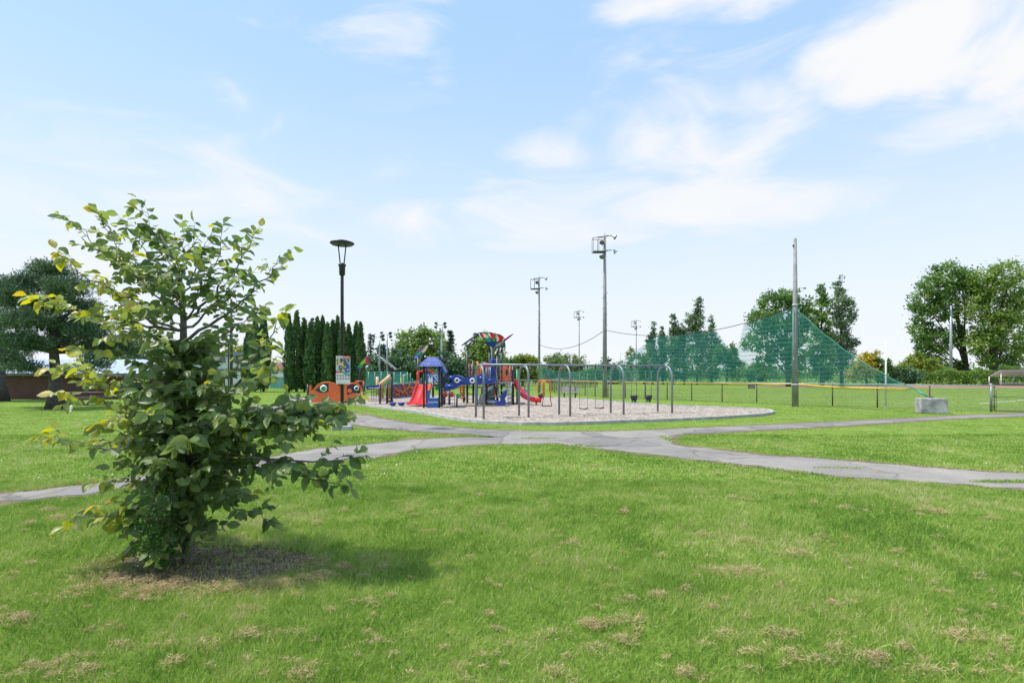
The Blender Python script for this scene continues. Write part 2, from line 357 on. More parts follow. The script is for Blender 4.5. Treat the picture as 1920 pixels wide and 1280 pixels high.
def grassmat():
    m, N, L, b = newmat('grass_blades'); geo = N.new('ShaderNodeNewGeometry'); v = geo.outputs['Position']
    at = N.new('ShaderNodeAttribute'); at.attribute_name = 'rnd'
    a = noise(N, L, .55, 4, .6, v); c = noise(N, L, 2.6, 4, .6, v)
    s = N.new('ShaderNodeMath'); s.operation = 'MULTIPLY_ADD'; L.new(at.outputs['Fac'], s.inputs[0]); s.inputs[1].default_value = .80
    q = N.new('ShaderNodeMath'); q.operation = 'MULTIPLY_ADD'; L.new(a.outputs[0], q.inputs[0]); q.inputs[1].default_value = 1.5
    q2 = N.new('ShaderNodeMath'); q2.operation = 'MULTIPLY_ADD'; L.new(c.outputs[0], q2.inputs[0]); q2.inputs[1].default_value = 1.0; q2.inputs[2].default_value = -1.13
    L.new(q2.outputs[0], q.inputs[2]); L.new(q.outputs[0], s.inputs[2])
    r = ramp(N, [(.05, (.10, .215, .03)), (.32, (.20, .355, .05)), (.55, (.335, .475, .08)), (.76, (.43, .50, .14)), (.95, (.62, .56, .30))])
    L.new(s.outputs[0], r.inputs[0]); L.new(r.outputs[0], b.inputs['Base Color']); b.inputs['Roughness'].default_value = .5; b.inputs['Specular IOR Level'].default_value = .3
    tr = N.new('ShaderNodeBsdfTranslucent'); L.new(r.outputs[0], tr.inputs[0]); ms = N.new('ShaderNodeMixShader'); ms.inputs[0].default_value = .4
    L.new(b.outputs[0], ms.inputs[1]); L.new(tr.outputs[0], ms.inputs[2]); L.new(ms.outputs[0], N['Material Output'].inputs[0]); return m
M['grass'] = grassmat()
M['straw'] = leafmat('dry_straw', [(0, (.30, .21, .10)), (.5, (.54, .41, .22)), (1, (.70, .58, .37))], .25, .8, .1)
def pathmat():
    m, N, L, b = newmat('asphalt_path'); geo = N.new('ShaderNodeNewGeometry'); v = geo.outputs['Position']
    a = noise(N, L, .7, 8, .7, v); d = noise(N, L, 45, 4, .75, v)
    r = ramp(N, [(.3, (.175, .162, .146)), (.5, (.245, .227, .207)), (.75, (.33, .30, .268))]); L.new(a.outputs[0], r.inputs[0])
    mx = N.new('ShaderNodeMix'); mx.data_type = 'RGBA'; mx.blend_type = 'MULTIPLY'; mx.inputs[0].default_value = .7
    rr = ramp(N, [(.3, (.6, .6, .6)), (.65, (1.2, 1.2, 1.2))]); L.new(d.outputs[0], rr.inputs[0]); L.new(r.outputs[0], mx.inputs[6]); L.new(rr.outputs[0], mx.inputs[7])
    nd = noise(N, L, .9, 3, .5, v); vo = N.new('ShaderNodeTexVoronoi'); vo.feature = 'DISTANCE_TO_EDGE'; vo.inputs['Scale'].default_value = .45
    ad = N.new('ShaderNodeVectorMath'); ad.operation = 'ADD'; sc = N.new('ShaderNodeVectorMath'); sc.operation = 'SCALE'; sc.inputs[3].default_value = 1.2; L.new(nd.outputs['Color'], sc.inputs[0]); L.new(v, ad.inputs[0]); L.new(sc.outputs[0], ad.inputs[1]); L.new(ad.outputs[0], vo.inputs['Vector'])
    cr = ramp(N, [(.0, (.42, .43, .34)), (.02, (1, 1, 1))]); L.new(vo.outputs['Distance'], cr.inputs[0])
    m3 = N.new('ShaderNodeMix'); m3.data_type = 'RGBA'; m3.blend_type = 'MULTIPLY'; m3.inputs[0].default_value = .8; L.new(mx.outputs[2], m3.inputs[6]); L.new(cr.outputs[0], m3.inputs[7])
    v2 = N.new('ShaderNodeTexVoronoi'); v2.inputs['Scale'].default_value = .45; L.new(ad.outputs[0], v2.inputs['Vector']); s2 = N.new('ShaderNodeSeparateColor'); L.new(v2.outputs['Color'], s2.inputs[0])
    r2 = ramp(N, [(.1, (.80, .80, .81)), (.9, (1.12, 1.1, 1.07))]); L.new(s2.outputs[0], r2.inputs[0]); m4 = N.new('ShaderNodeMix'); m4.data_type = 'RGBA'; m4.blend_type = 'MULTIPLY'; m4.inputs[0].default_value = 1; L.new(m3.outputs[2], m4.inputs[6]); L.new(r2.outputs[0], m4.inputs[7])
    L.new(m4.outputs[2], b.inputs['Base Color']); b.inputs['Roughness'].default_value = .85
    bp = N.new('ShaderNodeBump'); bp.inputs['Strength'].default_value = .4; bp.inputs['Distance'].default_value = .01; L.new(d.outputs[0], bp.inputs['Height']); L.new(bp.outputs[0], b.inputs['Normal'])
    return m
M['path'] = pathmat()
def chipmat():
    m, N, L, b = newmat('wood_chips'); geo = N.new('ShaderNodeNewGeometry'); v = geo.outputs['Position']
    vo = N.new('ShaderNodeTexVoronoi'); vo.inputs['Scale'].default_value = 15; L.new(v, vo.inputs['Vector'])
    sp = N.new('ShaderNodeSeparateColor'); L.new(vo.outputs['Color'], sp.inputs[0])
    a = noise(N, L, .35, 4, .6, v)
    s = N.new('ShaderNodeMath'); s.operation = 'MULTIPLY_ADD'; L.new(a.outputs[0], s.inputs[0]); s.inputs[1].default_value = .3; 
    h = N.new('ShaderNodeMath'); h.operation = 'MULTIPLY_ADD'; L.new(sp.outputs[0], h.inputs[0]); h.inputs[1].default_value = .75; h.inputs[2].default_value = -.02; L.new(h.outputs[0], s.inputs[2])
    r = ramp(N, [(.12, (.08, .06, .046)), (.3, (.22, .17, .13)), (.55, (.385, .31, .245)), (.9, (.64, .57, .495))]); L.new(s.outputs[0], r.inputs[0])
    L.new(r.outputs[0], b.inputs['Base Color']); b.inputs['Roughness'].default_value = .95
    bp = N.new('ShaderNodeBump'); bp.inputs['Strength'].default_value = .8; bp.inputs['Distance'].default_value = .04; L.new(sp.outputs[1], bp.inputs['Height']); L.new(bp.outputs[0], b.inputs['Normal'])
    return m
M['chips'] = chipmat()
M['soil'] = pm('bare_soil', (.17, .12, .08), .95, var=.5, scale=9, bump=.8, bscale=30)
M['track'] = pm('red_track', (.36, .20, .165), .9, var=.12, scale=.5)
def netmat(name, col, cell, wire, bands=0, diag=False, rough=.8):
    m, N, L, b = newmat(name); uv = N.new('ShaderNodeAttribute'); uv.attribute_name = 'sheet'; sp = N.new('ShaderNodeSeparateXYZ'); L.new(uv.outputs['Vector'], sp.inputs[0])
    def mm(op, a, bb=None):
        n = N.new('ShaderNodeMath'); n.operation = op
        for i, q in enumerate((a, bb)):
            if q is None: continue
            if isinstance(q, (int, float)): n.inputs[i].default_value = q
            else: L.new(q, n.inputs[i])
        return n.outputs[0]
    x, y = sp.outputs[0], sp.outputs[1]
    if diag: x, y = mm('ADD', x, y), mm('SUBTRACT', x, y)
    fx = mm('FRACT', mm('ADD', mm('DIVIDE', x, cell), 1000)); fy = mm('FRACT', mm('ADD', mm('DIVIDE', y, cell), 1000))
    w = wire/cell; wv = w
    if bands:
        t = N.new('ShaderNodeTexWave'); t.wave_type = 'BANDS'; t.bands_direction = 'Y'; t.inputs['Scale'].default_value = bands; t.inputs['Distortion'].default_value = 16; t.inputs['Detail'].default_value = 0; t.inputs['Detail Scale'].default_value = .10
        L.new(uv.outputs['Vector'], t.inputs['Vector']); wv = mm('MULTIPLY', w, mm('ADD', mm('MULTIPLY', t.outputs['Fac'], .7), .65))
    k = mm('MAXIMUM', mm('LESS_THAN', fx, wv), mm('LESS_THAN', fy, wv))
    b.inputs['Base Color'].default_value = (*col, 1); b.inputs['Roughness'].default_value = rough; b.inputs['Specular IOR Level'].default_value = .2
    tp = N.new('ShaderNodeBsdfTransparent'); ms = N.new('ShaderNodeMixShader'); L.new(k, ms.inputs[0]); L.new(tp.outputs[0], ms.inputs[1]); L.new(b.outputs[0], ms.inputs[2]); L.new(ms.outputs[0], N['Material Output'].inputs[0]); return m
M['net'] = netmat('green_netting', (.035, .205, .175), .045, .0092, bands=1.3)
M['link'] = netmat('chain_link_wire', (.16, .17, .16), .07, .0085, diag=True, rough=.5)
M['linkdark'] = netmat('dark_chain_link_wire', (.05, .055, .05), .07, .017, diag=True, rough=.5)
M['wscreen'] = netmat('green_windscreen', (.05, .24, .22), .05, .030)
def sheet(name, cols, mat, parent, rows=1):
    """net-like sheet: cols = list of (bottom, top) points; carries its own running-metre coordinates"""
    me = bpy.data.meshes.new(name); vs = []; uv = []; d = 0; prev = None
    for bt, tp in cols:
        bt, tp = Vector(bt), Vector(tp)
        if prev is not None: d += (bt-prev).length
        prev = bt
        for r in range(rows+1):
            p = bt.lerp(tp, r/rows); vs.append(p); uv.append((d, p.z, 0))
    k = rows+1
    fs = [(i*k+r, (i+1)*k+r, (i+1)*k+r+1, i*k+r+1) for i in range(len(cols)-1) for r in range(rows)]
    me.from_pydata(vs, [], fs); a = me.attributes.new('sheet', 'FLOAT_VECTOR', 'POINT'); a.data.foreach_set('vector', np.array(uv, dtype=np.float32).ravel())
    me.update(); return finish(me, name, parent, [mat])
G3 = lambda k: [(0, tuple(.62*c for c in k)), (.5, k), (1, tuple(min(1, 1.5*c) for c in k))]
LM = {
 'mid': leafmat('leaf_mid_green', [(0, (0.056, 0.121, 0.032)), (.5, (0.110, 0.212, 0.044)), (1, (0.201, 0.312, 0.070))]),
 'bright': leafmat('leaf_bright_green', [(0, (0.084, 0.160, 0.034)), (.5, (0.160, 0.262, 0.048)), (1, (0.281, 0.374, 0.084))]),
 'dark': leafmat('leaf_dark_green', [(0, (0.036, 0.082, 0.041)), (.5, (0.066, 0.140, 0.062)), (1, (0.128, 0.219, 0.090))], .2),
 'thuja': leafmat('cedar_green', [(0, (0.038, 0.091, 0.035)), (.5, (0.080, 0.165, 0.053)), (1, (0.160, 0.266, 0.080))], .15),
 'pale': leafmat('leaf_pale_green', [(0, (0.095, 0.149, 0.054)), (.5, (0.162, 0.230, 0.081)), (1, (0.270, 0.338, 0.121))]),
 'gold': leafmat('leaf_golden', [(0, (0.169, 0.182, 0.026)), (.5, (0.416, 0.364, 0.039)), (1, (0.650, 0.546, 0.078))]),
 'ygreen': leafmat('leaf_yellow_green', [(0, (0.075, 0.135, 0.022)), (.5, (0.195, 0.270, 0.038)), (1, (0.480, 0.450, 0.075))]),
 'silver': leafmat('leaf_silver_green', [(0, (0.064, 0.116, 0.060)), (.5, (0.139, 0.213, 0.106)), (1, (0.255, 0.340, 0.181))]),
 'needle': leafmat('pine_needles', [(0, (.036, .082, .040)), (.5, (.072, .140, .068)), (1, (.14, .215, .10))], .12),
 'spruce': leafmat('spruce_needles', [(0, (0.029, 0.061, 0.040)), (.5, (0.058, 0.105, 0.064)), (1, (0.117, 0.176, 0.105))], .1),
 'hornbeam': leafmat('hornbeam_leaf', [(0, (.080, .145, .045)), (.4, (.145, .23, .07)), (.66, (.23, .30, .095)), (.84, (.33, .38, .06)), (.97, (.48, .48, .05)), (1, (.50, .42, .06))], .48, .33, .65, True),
 'litter': leafmat('dead_leaf', [(0, (.09, .065, .045)), (.5, (.21, .15, .095)), (1, (.40, .31, .19))], .1, .8, .1),
 'weed': leafmat('weed_leaf', [(0, (.03, .10, .018)), (1, (.07, .20, .03))], .35),
}
# ------------------------------------------------------------------ ground, paths, playground floor, track
def inpoly(x, y, poly):
    ins = np.zeros(len(x), dtype=bool); n = len(poly); j = n-1
    for i in range(n):
        xi, yi = poly[i]; xj, yj = poly[j]
        c = ((yi > y) != (yj > y)) & (x < (xj-xi)*(y-yi)/((yj-yi) or 1e-12)+xi)
        ins ^= c; j = i
    return ins
def densify(pts, step, jit, seed=1):
    r = random.Random(seed); out = []
    for i, a in enumerate(pts):
        b = pts[(i+1) % len(pts)]; d = math.hypot(b[0]-a[0], b[1]-a[1]); n = max(1, int(d/step))
        nx, ny = (-(b[1]-a[1])/d, (b[0]-a[0])/d) if d else (0, 0)
        for k in range(n):
            t = k/n; j = r.gauss(0, jit) if jit else 0
            out.append((a[0]+(b[0]-a[0])*t+nx*j, a[1]+(b[1]-a[1])*t+ny*j))
    return out
def flat(name, poly, z, mat, kind='structure', label=None):
    me = bpy.data.meshes.new(name); me.from_pydata([(x, y, z) for x, y in poly], [], [tuple(range(len(poly)))]); me.update()
    if me.polygons[0].normal.z < 0: me.flip_normals()
    return tag(finish(me, name, None, [mat]), label=label, kind=kind)
flat('ground', [(-1500, -300), (1500, -300), (1500, 2500), (-1500, 2500)], 0, M['lawn'])
PATH_PX = [(-420, 975), (0, 928), (160, 908.5), (300, 889), (460, 867), (598, 841), (700, 833), (763, 825), (859, 820.5), (948, 820), (891, 815.5), (795, 808.5), (716, 802.5), (645, 793), (600, 785), (540, 777), (470, 769),
           (480, 759), (560, 765), (610, 767.5), (656, 771), (706, 783), (763, 793.5), (891, 805), (1018, 809.5), (1130, 809), (1208, 807), (1253, 805), (1463, 795.5), (1653, 787), (1780, 780), (1920, 774.5), (2150, 768), (2150, 773),
           (1920, 780), (1780, 785), (1590, 797.5), (1399, 807.5), (1262, 815), (1256, 826), (1262, 835), (1335, 842), (1431, 854), (1558, 861), (1653, 870), (1812, 883), (1920, 888), (2300, 912), (2300, 960), (1920, 917), (1780, 908),
           (1590, 894), (1399, 871.5), (1240, 854.5), (1094, 838.5), (1043, 831), (910, 833), (795, 840.5), (700, 857), (598, 866), (467, 881), (300, 904), (160, 926), (0, 942), (-420, 1000)]
PATH0 = [tuple(G(*p).xy) for p in PATH_PX]
PATH = densify(PATH0, .2, .06)
flat('path', PATH, .008, M['path'])
def ribbon(poly, w):
    n = len(poly); out = []
    for i in range(n):
        a, b, c = poly[i-1], poly[i], poly[(i+1) % n]; d = Vector((c[0]-a[0], c[1]-a[1])).normalized(); q = w() if callable(w) else w; out.append((b[0]+d.y*q, b[1]-d.x*q))
    return out
_pr = random.Random(4); _sg = 1 if sum(PATH0[i-1][0]*PATH0[i][1]-PATH0[i][0]*PATH0[i-1][1] for i in range(len(PATH0))) > 0 else -1
PATH_WIDE = ribbon(densify(PATH0, .3, 0), lambda: _sg*max(-.02, _pr.gauss(.07, .09)))
def margin():
    a = densify(PATH0, .4, 0); o = ribbon(a, _sg*.3); i_ = ribbon(a, -_sg*.12); n = len(a); b = MB()
    b.add([(x, y, .004) for x, y in i_]+[(x, y, .004) for x, y in o], [(k, (k+1) % n, n+(k+1) % n, n+k) for k in range(n)]); b.build('path_verge', M['soil'], None, kind='structure')
margin()
PLAY_PX = [(560, 755), (620, 757), (660, 757.5), (690, 761.5), (740, 768), (800, 776.5), (840, 784), (880, 790.5), (920, 794), (980, 796.3), (1040, 796.5), (1100, 795), (1160, 792.5), (1250, 789.5), (1350, 784.5), (1420, 780), (1440, 777), (1446, 774.5),
           (1438, 771), (1410, 768.5), (1330, 765), (1250, 762), (1180, 758), (1100, 750.5), (1060, 747.5), (1000, 745.5), (940, 744.2), (860, 743.5), (780, 742.5), (700, 743), (600, 744), (540, 747)]
PLAY = densify([tuple(G(*p).xy) for p in PLAY_PX], .5, 0)
flat('playground_floor', PLAY, .05, M['chips'])
def kerb():
    area = sum(PLAY[i-1][0]*PLAY[i][1]-PLAY[i][0]*PLAY[i-1][1] for i in range(len(PLAY)))
    o = ribbon(PLAY, .16 if area > 0 else -.16); n = len(PLAY); vs = []; fs = []
    for (ix, iy), (ox, oy) in zip(PLAY, o): vs += [(ix, iy, .0), (ix, iy, .115), (ox, oy, .115), (ox, oy, -.03)]
    for i in range(n):
        j = (i+1) % n
        for k in range(3): fs.append((i*4+k, i*4+k+1, j*4+k+1, j*4+k))
    b = MB(); b.add(vs, fs); b.build('kerb', M['kerb'], None, kind='structure')
kerb()
flat('running_track', [(38, 76), (60, 72), (150, 66), (150, 84), (70, 87), (46, 89), (38, 86)], .012, M['track'])
b = MB()
a, c = G(1838, 757), G(1990, 744)
b.prism([a+Vector((0, 0, .008)), c+Vector((0, 0, .008)), c+Vector((.0, .14, .008)), a+Vector((0, .14, .008))], (0, 0, .004)); b.build('field_line', M['white'], None, kind='structure')
# mulch bed under the young tree
TB = G(353, 1055)
bed = []
for i in range(70):
    a = 2*math.pi*i/70; q = 1+.16*math.sin(3*a+1)+.1*math.sin(7*a)+random.gauss(0, .05)
    bed.append((TB.x+.22+.92*math.cos(a)*q, TB.y-.06+.52*math.sin(a)*q))
flat('mulch_bed', bed, .008, M['soil'])

# ------------------------------------------------------------------ lawn blades, clippings
def grass():
    Cs, Ds, Ls, Ws, Rs = [], [], [], [], []
    gaps = [(G(1572, 877.5), .5, .10), (G(1885, 904), .6, .12), (G(1255, 824), .16, .8), (G(1010, 822), .5, .12), (G(1090, 836), .5, .15)]
    def zone(y0, y1, n, l0, l1, w, spread, pw=1.0):
        y = (rng.random(n)*(y1**2-y0**2)+y0**2)**.5 if pw == 1 else y0*(y1/y0)**rng.random(n)
        x = (rng.random(n)*2-1)*(y*1.05+2.4)
        onp = inpoly(x, y, PATH_WIDE)
        for c, rx, ry in gaps: onp &= ~((((x-c.x)/rx)**2+((y-c.y)/ry)**2) < 1)
        keep = ~onp & ~inpoly(x, y, PLAY)
        e = ((x-TB.x-.22)/.95)**2+((y-TB.y+.06)/.55)**2
        keep &= ~((e < 1.0) & (rng.random(n) < .84))
        x, y = x[keep], y[keep]; k = len(x)
        # clumpy height: mown sward with taller drifts
        h = .5+.28*np.sin(x*1.7+np.sin(y*1.3)*2)+.22*np.sin(y*2.9+x*.8)
        a = rng.random(k)*2*np.pi; lean = .25+rng.random(k)*spread
        D = np.stack([np.cos(a)*lean+.22, np.sin(a)*lean-.05, np.ones(k)], 1)
        Cs.append(np.stack([x, y, np.full(k, -.004)], 1)); Ds.append(D); Ls.append((l0+(l1-l0)*(.55*np.clip(h, 0, 1)+.45*rng.random(k)))); Ws.append(np.full(k, w)*(.7+.6*rng.random(k))); Rs.append(np.clip(rng.normal(.5, .22, k), 0, 1))
    zone(2.0, 5.2, 260000, .03, .08, .0042, 1.0)
    zone(2.0, 6.5, 34000, .08, .125, .005, .7)
    zone(5.2, 9.0, 265000, .035, .085, .0072, 1.0)
    zone(9.0, 16, 195000, .03, .065, .017, .9)
    C, D, L_, W_, R_ = [np.concatenate(q) for q in (Cs, Ds, Ls, Ws, Rs)]
    nn = rng.normal(size=C.shape); nn[:, 2] = .2
    cards('lawn_grass', T_BLADE, C, D, nn, L_, W_, R_, [M['grass']], None, kind='stuff', label='bright green mown lawn grass around the young tree and paths', cat='grass')
    Cs, Ds, Ls, Ws, Rs = [], [], [], [], []
    zone(16, 30, 170000, .022, .042, .026, .9); zone(30, 70, 110000, .025, .045, .06, .9)
    C, D, L_, W_, R_ = [np.concatenate(q) for q in (Cs, Ds, Ls, Ws, Rs)]
    nn = rng.normal(size=C.shape); nn[:, 2] = .2
    cards('lawn_grass', T_TRI, C, D, nn, L_, W_, R_, [M['grass']], None, kind='stuff', label='green mown grass of the sports field beyond the paths', cat='grass')
grass()
def clippings():
    spots = [(300, 1110, 1.2), (330, 1100, 1.2), (400, 1112, 1.3), (440, 1108, 1.1), (490, 1106, 1.4), (530, 1102, 1.2), (600, 1086, 1.2), (640, 1072, 1.2), (570, 1092, 1), (270, 1118, 1.2), (150, 1110, 1), (130, 1125, .9), (210, 1100, 1),
             (1110, 1178, 1.3), (1140, 1176, 1.2), (1165, 1165, .9), (1025, 1195, 1.1), (1175, 1210, 1.3), (1360, 1197, 1.2), (1455, 1195, 1.3), (1485, 1196, .9), (1335, 1075, 1.3), (1365, 1075, 1.1), (1395, 1073, 1), (1420, 1077, 1),
             (1315, 1008, 1.2), (1490, 1042, 1.3), (1400, 1017, 1.1), (1545, 1011, 1), (1740, 961, 1.6), (1755, 963, 1.3), (1590, 956, 1.2), (1170, 964, 1.1), (1070, 1025, 1), (690, 1135, .9), (465, 1200, 1.3), (380, 1215, 1.2), (470, 1190, 1),
             (130, 1245, 1.3), (60, 1265, 1.3), (20, 1168, 1.6), (40, 1166, 1.2), (1230, 1123, 1), (1290, 1112, .9), (1690, 1040, .9), (1645, 1240, 1.3), (1690, 1222, 1), (1625, 1238, 1.2), (1820, 1196, 1.4), (1795, 1200, 1), (1570, 1224, 1.2),
             (1410, 1230, 1), (1480, 1232, 1), (1540, 1246, 1.2), (1735, 1265, 1.2), (1050, 1270, 1.2), (1180, 1130, .9), (720, 1070, .9), (850, 1000, .7), (760, 960, .8), (900, 930, .8), (1000, 885, .8), (1860, 975, 1), (1380, 935, .9), (1520, 945, .8),
             (90, 960, 1.4), (110, 975, 1.3), (150, 968, 1.2), (60, 985, 1), (600, 985, .9), (640, 960, .8), (1120, 1225, 1.2), (1280, 1270, 1), (330, 1250, 1.2), (700, 1210, .9), (560, 1275, 1.2), (160, 1270, 1.3), (230, 1215, .8)]
    r = random.Random(5)
    for i in range(240): spots.append((r.uniform(0, 1920), 870+410*r.random(), r.uniform(.25, .62)))
    Cs, Ds, Ls = [], [], []
    for px, py, s in spots:
        s *= 1.1 if (px < 670 and 1060 < py < 1126) else (.82 if py > 1150 else 1.0)
        g = G(px+r.uniform(-6, 6), py); n = int(190*s*s)+24
        rad = .045*s; ax = rng.normal(size=(n, 2))*np.array([rad*r.uniform(.8, 2.2), rad*r.uniform(.5, 1.1)]); ra = r.uniform(-.6, .6); ax = ax @ np.array([[math.cos(ra), math.sin(ra)], [-math.sin(ra), math.cos(ra)]])
        z = .03+np.maximum(0, .055*s*np.exp(-((ax/np.array([rad*1.6, rad]))**2).sum(1)))*rng.random(n)
        Cs.append(np.stack([g.x+ax[:, 0], g.y+ax[:, 1], z], 1)); d = rng.normal(size=(n, 3)); d[:, 2] = d[:, 2]*.35+.1; Ds.append(d); Ls.append(.012+.030*rng.random(n))
    n = 5000; y = 2.5*(14/2.5)**rng.random(n); x = (rng.random(n)*2-1)*(y*1.04+.3); k_ = ~inpoly(x, y, PATH_WIDE); x, y = x[k_], y[k_]; n = len(x)
    Cs.append(np.stack([x, y, .025+.03*rng.random(n)], 1)); d = rng.normal(size=(n, 3)); d[:, 2] = np.abs(d[:, 2])*.4; Ds.append(d); Ls.append(.02+.035*rng.random(n))
    # matted dead grass round the bed
    n = 2600; a = rng.random(n)*6.283; q = 1+rng.normal(0, .12, n)
    arcm = (np.sin(a) < .35); a = a[arcm]; q = q[arcm]; n = len(a)
    Cs.append(np.stack([TB.x+.22+1.02*np.cos(a)*q, TB.y-.07+.60*np.sin(a)*q, .012+.03*rng.random(n)], 1)); d = rng.normal(size=(n, 3)); d[:, 2] *= .25; Ds.append(d); Ls.append(.04+.08*rng.random(n))
    n = 700; a = rng.random(n)*6.283; q = rng.random(n)**.5
    Cs.append(np.stack([TB.x+.22+.95*np.cos(a)*q, TB.y-.07+.52*np.sin(a)*q, .012+.015*rng.random(n)], 1)); d = rng.normal(size=(n, 3)); d[:, 2] *= .2; Ds.append(d); Ls.append(.03+.06*rng.random(n))
    C, D, L_ = [np.concatenate(q) for q in (Cs, Ds, Ls)]; nn = rng.normal(size=C.shape); nn[:, 2] += 1
    cards('dry_clippings', T_BLADE, C, D, nn, L_, .0030, rng.random(len(C)), [M['straw']], None, kind='stuff', label='little tufts of dry straw coloured grass clippings on the lawn', cat='clippings')
clippings()
def litter():
    n = 1000; a = rng.random(n)*6.283; q = rng.random(n)**.5
    C = np.stack([TB.x+.22+.98*np.cos(a)*q, TB.y-.06+.56*np.sin(a)*q, .012+.018*rng.random(n)], 1); d = rng.normal(size=(n, 3)); d[:, 2] *= .3; nn = rng.normal(size=(n, 3))*.5; nn[:, 2] += 1
    cards('leaf_litter', T_QUAD, C, d, nn, .02+.035*rng.random(n), .015+.012*rng.random(n), rng.random(n)*.6, [LM['litter']], None, kind='stuff', label='brown dead leaves and bark bits on the bare soil under the young tree', cat='leaf litter')
litter()
def clover():
    n = 300; y = 9+22*rng.random(n)**1.3; x = (rng.random(n)*2-1)*y*1.0; k = ~inpoly(x, y, PATH_WIDE) & ~inpoly(x, y, PLAY) & ((x < -2) | (rng.random(n) < .25)); x, y = x[k], y[k]; n = len(x)
    C = np.stack([x, y, .05+.02*rng.random(n)], 1); D = np.tile([1., 0, 0], (n, 1)); nn = np.tile([0., -.6, .8], (n, 1))
    cards('clover_flowers', T_QUAD, C, D, nn, .016+.0004*y, .016+.0004*y, rng.random(n), [M['white']], None, kind='stuff', label='tiny white clover flowers dotted over the lawn', cat='flowers')
clover()

# ------------------------------------------------------------------ the young tree in front
def young_tree():
    Y0 = TB.y
    t = thing('young_tree', 'young bushy tree with big serrated leaves in its own mulch bed, nearest the viewer', 'tree', TB)
    Q = lambda px, py, dy=0: P(px, py, Y0+dy)
    trunk = [Q(353, 1062), Q(353, 1035), Q(352, 980), Q(349, 900), Q(350, 820), Q(347, 740), Q(344, 660), Q(344, 600), Q(338, 540), Q(326, 490), Q(300, 440)]
    tr = [.070, .056, .052, .048, .044, .040, .034, .028, .021, .015, .008]
    wood = MB(); wood.tube(trunk, tr, 10)
    tips = [  # (start row on the trunk, tip x, tip y, depth, sag)
        (560, 118, 405, .1), (590, 95, 478, -.25), (620, 60, 556, -.35), (520, 257, 378, .05), (520, 222, 412, -.2), (560, 172, 398, .35), (520, 345, 412, .1), (520, 372, 428, -.25),
        (560, 402, 424, .2), (580, 428, 432, -.1), (600, 488, 426, .1), (620, 470, 500, -.35), (640, 550, 470, .05), (650, 500, 576, -.3), (800, 541, 582, -.5),
        (690, 138, 645, -.3), (720, 100, 680, .1), (740, 135, 690, -.45), (790, 110, 738, -.2), (760, 160, 720, -.5), (720, 512, 655, -.45), (760, 520, 690, -.6),
        (780, 682, 752, -.25), (800, 640, 775, -.45), (800, 600, 790, -.5), (820, 560, 750, -.55),
        (860, 84, 818, -.15), (840, 160, 790, -.35), (900, 175, 900, -.35), (930, 106, 985, -.35), (960, 225, 1020, -.3), (980, 240, 1045, -.25),
        (860, 680, 862, -.2), (860, 655, 908, -.35), (850, 600, 880, -.5), (930, 525, 972, -.2), (920, 460, 930, -.3), (960, 400, 1000, -.2), (800, 620, 768, -.3), (800, 580, 772, -.3), (820, 560, 802, -.2), (820, 520, 792, -.4), (790, 662, 776, -.35),  (880, 205, 872, -.2), (930, 190, 950, -.2), (960, 228, 985, -.3), (840, 190, 830, .2), (1000, 300, 1040, -.4), (985, 390, 1000, -.2),
        (700, 270, 640, -.6), (760, 300, 760, -.7), (800, 420, 780, -.7), (860, 290, 860, -.6), (900, 380, 880, -.55), (620, 250, 560, -.5), (820, 350, 820, -.75), (940, 320, 950, -.45), (720, 230, 740, -.55),
        (600, 300, 500, -.45), (580, 200, 470, -.1), (620, 180, 530, .3), (600, 390, 480, -.3), (660, 220, 590, -.5), (560, 300, 430, .3), (640, 150, 590, .1), (540, 330, 470, -.4),
        (700, 330, 650, 1.0), (780, 460, 730, .8), (760, 240, 720, .8), (860, 310, 840, .7), (840, 470, 830, .6), (560, 260, 500, .7), (900, 270, 900, .5), (800, 190, 790, .6), (880, 430, 880, .5)]
    trows = [1062, 1035, 980, 900, 820, 740, 660, 600, 540, 490, 440]
    def on_trunk(py):
        for i in range(len(trows)-1):
            if trows[i] >= py >= trows[i+1]:
                k = (trows[i]-py)/(trows[i]-trows[i+1]); return trunk[i].lerp(trunk[i+1], k), tr[i]+(tr[i+1]-tr[i])*k
        return trunk[-1], tr[-1]
    r = random.Random(11); LC, LD, LN, LL, LR = [], [], [], [], []
    def leaf(p, d, size, tint):
        d = Vector(d)+Vector((0, 0, -r.uniform(-.15, 1.1)))
        d += Vector((r.gauss(0, .28), r.gauss(0, .28), r.gauss(0, .12))); d.normalize()
        n = Vector((r.gauss(0, .6), -.4+r.gauss(0, .6), .65)); n -= d*n.dot(d)
        LC.append(p); LD.append(d); LN.append(n); LL.append(size*r.choice((.55, .75, .9, 1, 1.15, 1.3))*r.uniform(.85, 1.1)); LR.append(min(1, max(0, tint+r.gauss(0, .17))))
    def twig(p, d, ln, rad, size, tint, sp=.036):
        d = Vector(d).normalized(); pts = [p]; n = max(3, int(ln/.05)); bend = Vector((r.gauss(0, .12), r.gauss(0, .12), r.uniform(-.22, .12)))
        for i in range(n):
            d = (d+bend/n+Vector((r.gauss(0, .06), r.gauss(0, .06), r.gauss(0, .05)))).normalized(); pts.append(pts[-1]+d*ln/n)
        wood.tube(pts, [rad*(1-.75*i/n) for i in range(n+1)], 4, False)
        side = 1; q = .02
        while q < ln:
            k = q/ln*n; i = min(n-1, int(k)); pp = pts[i].lerp(pts[i+1], k-i); dd = (pts[i+1]-pts[i]).normalized()
            s = dd.cross(Vector((0, 0, 1))); s = s.normalized() if s.length > .1 else Vector((1, 0, 0))
            a = Vector((0, 0, r.uniform(-.3, .3)))
            leaf(pp, dd*.55+s*side+a, size*(.75+.25*math.sin(math.pi*min(1, q/ln+.15))), tint+.12*(q/ln)); side = -side; q += sp*r.uniform(.8, 1.3)
        leaf(pts[-1], d, size*.8, tint+.22)
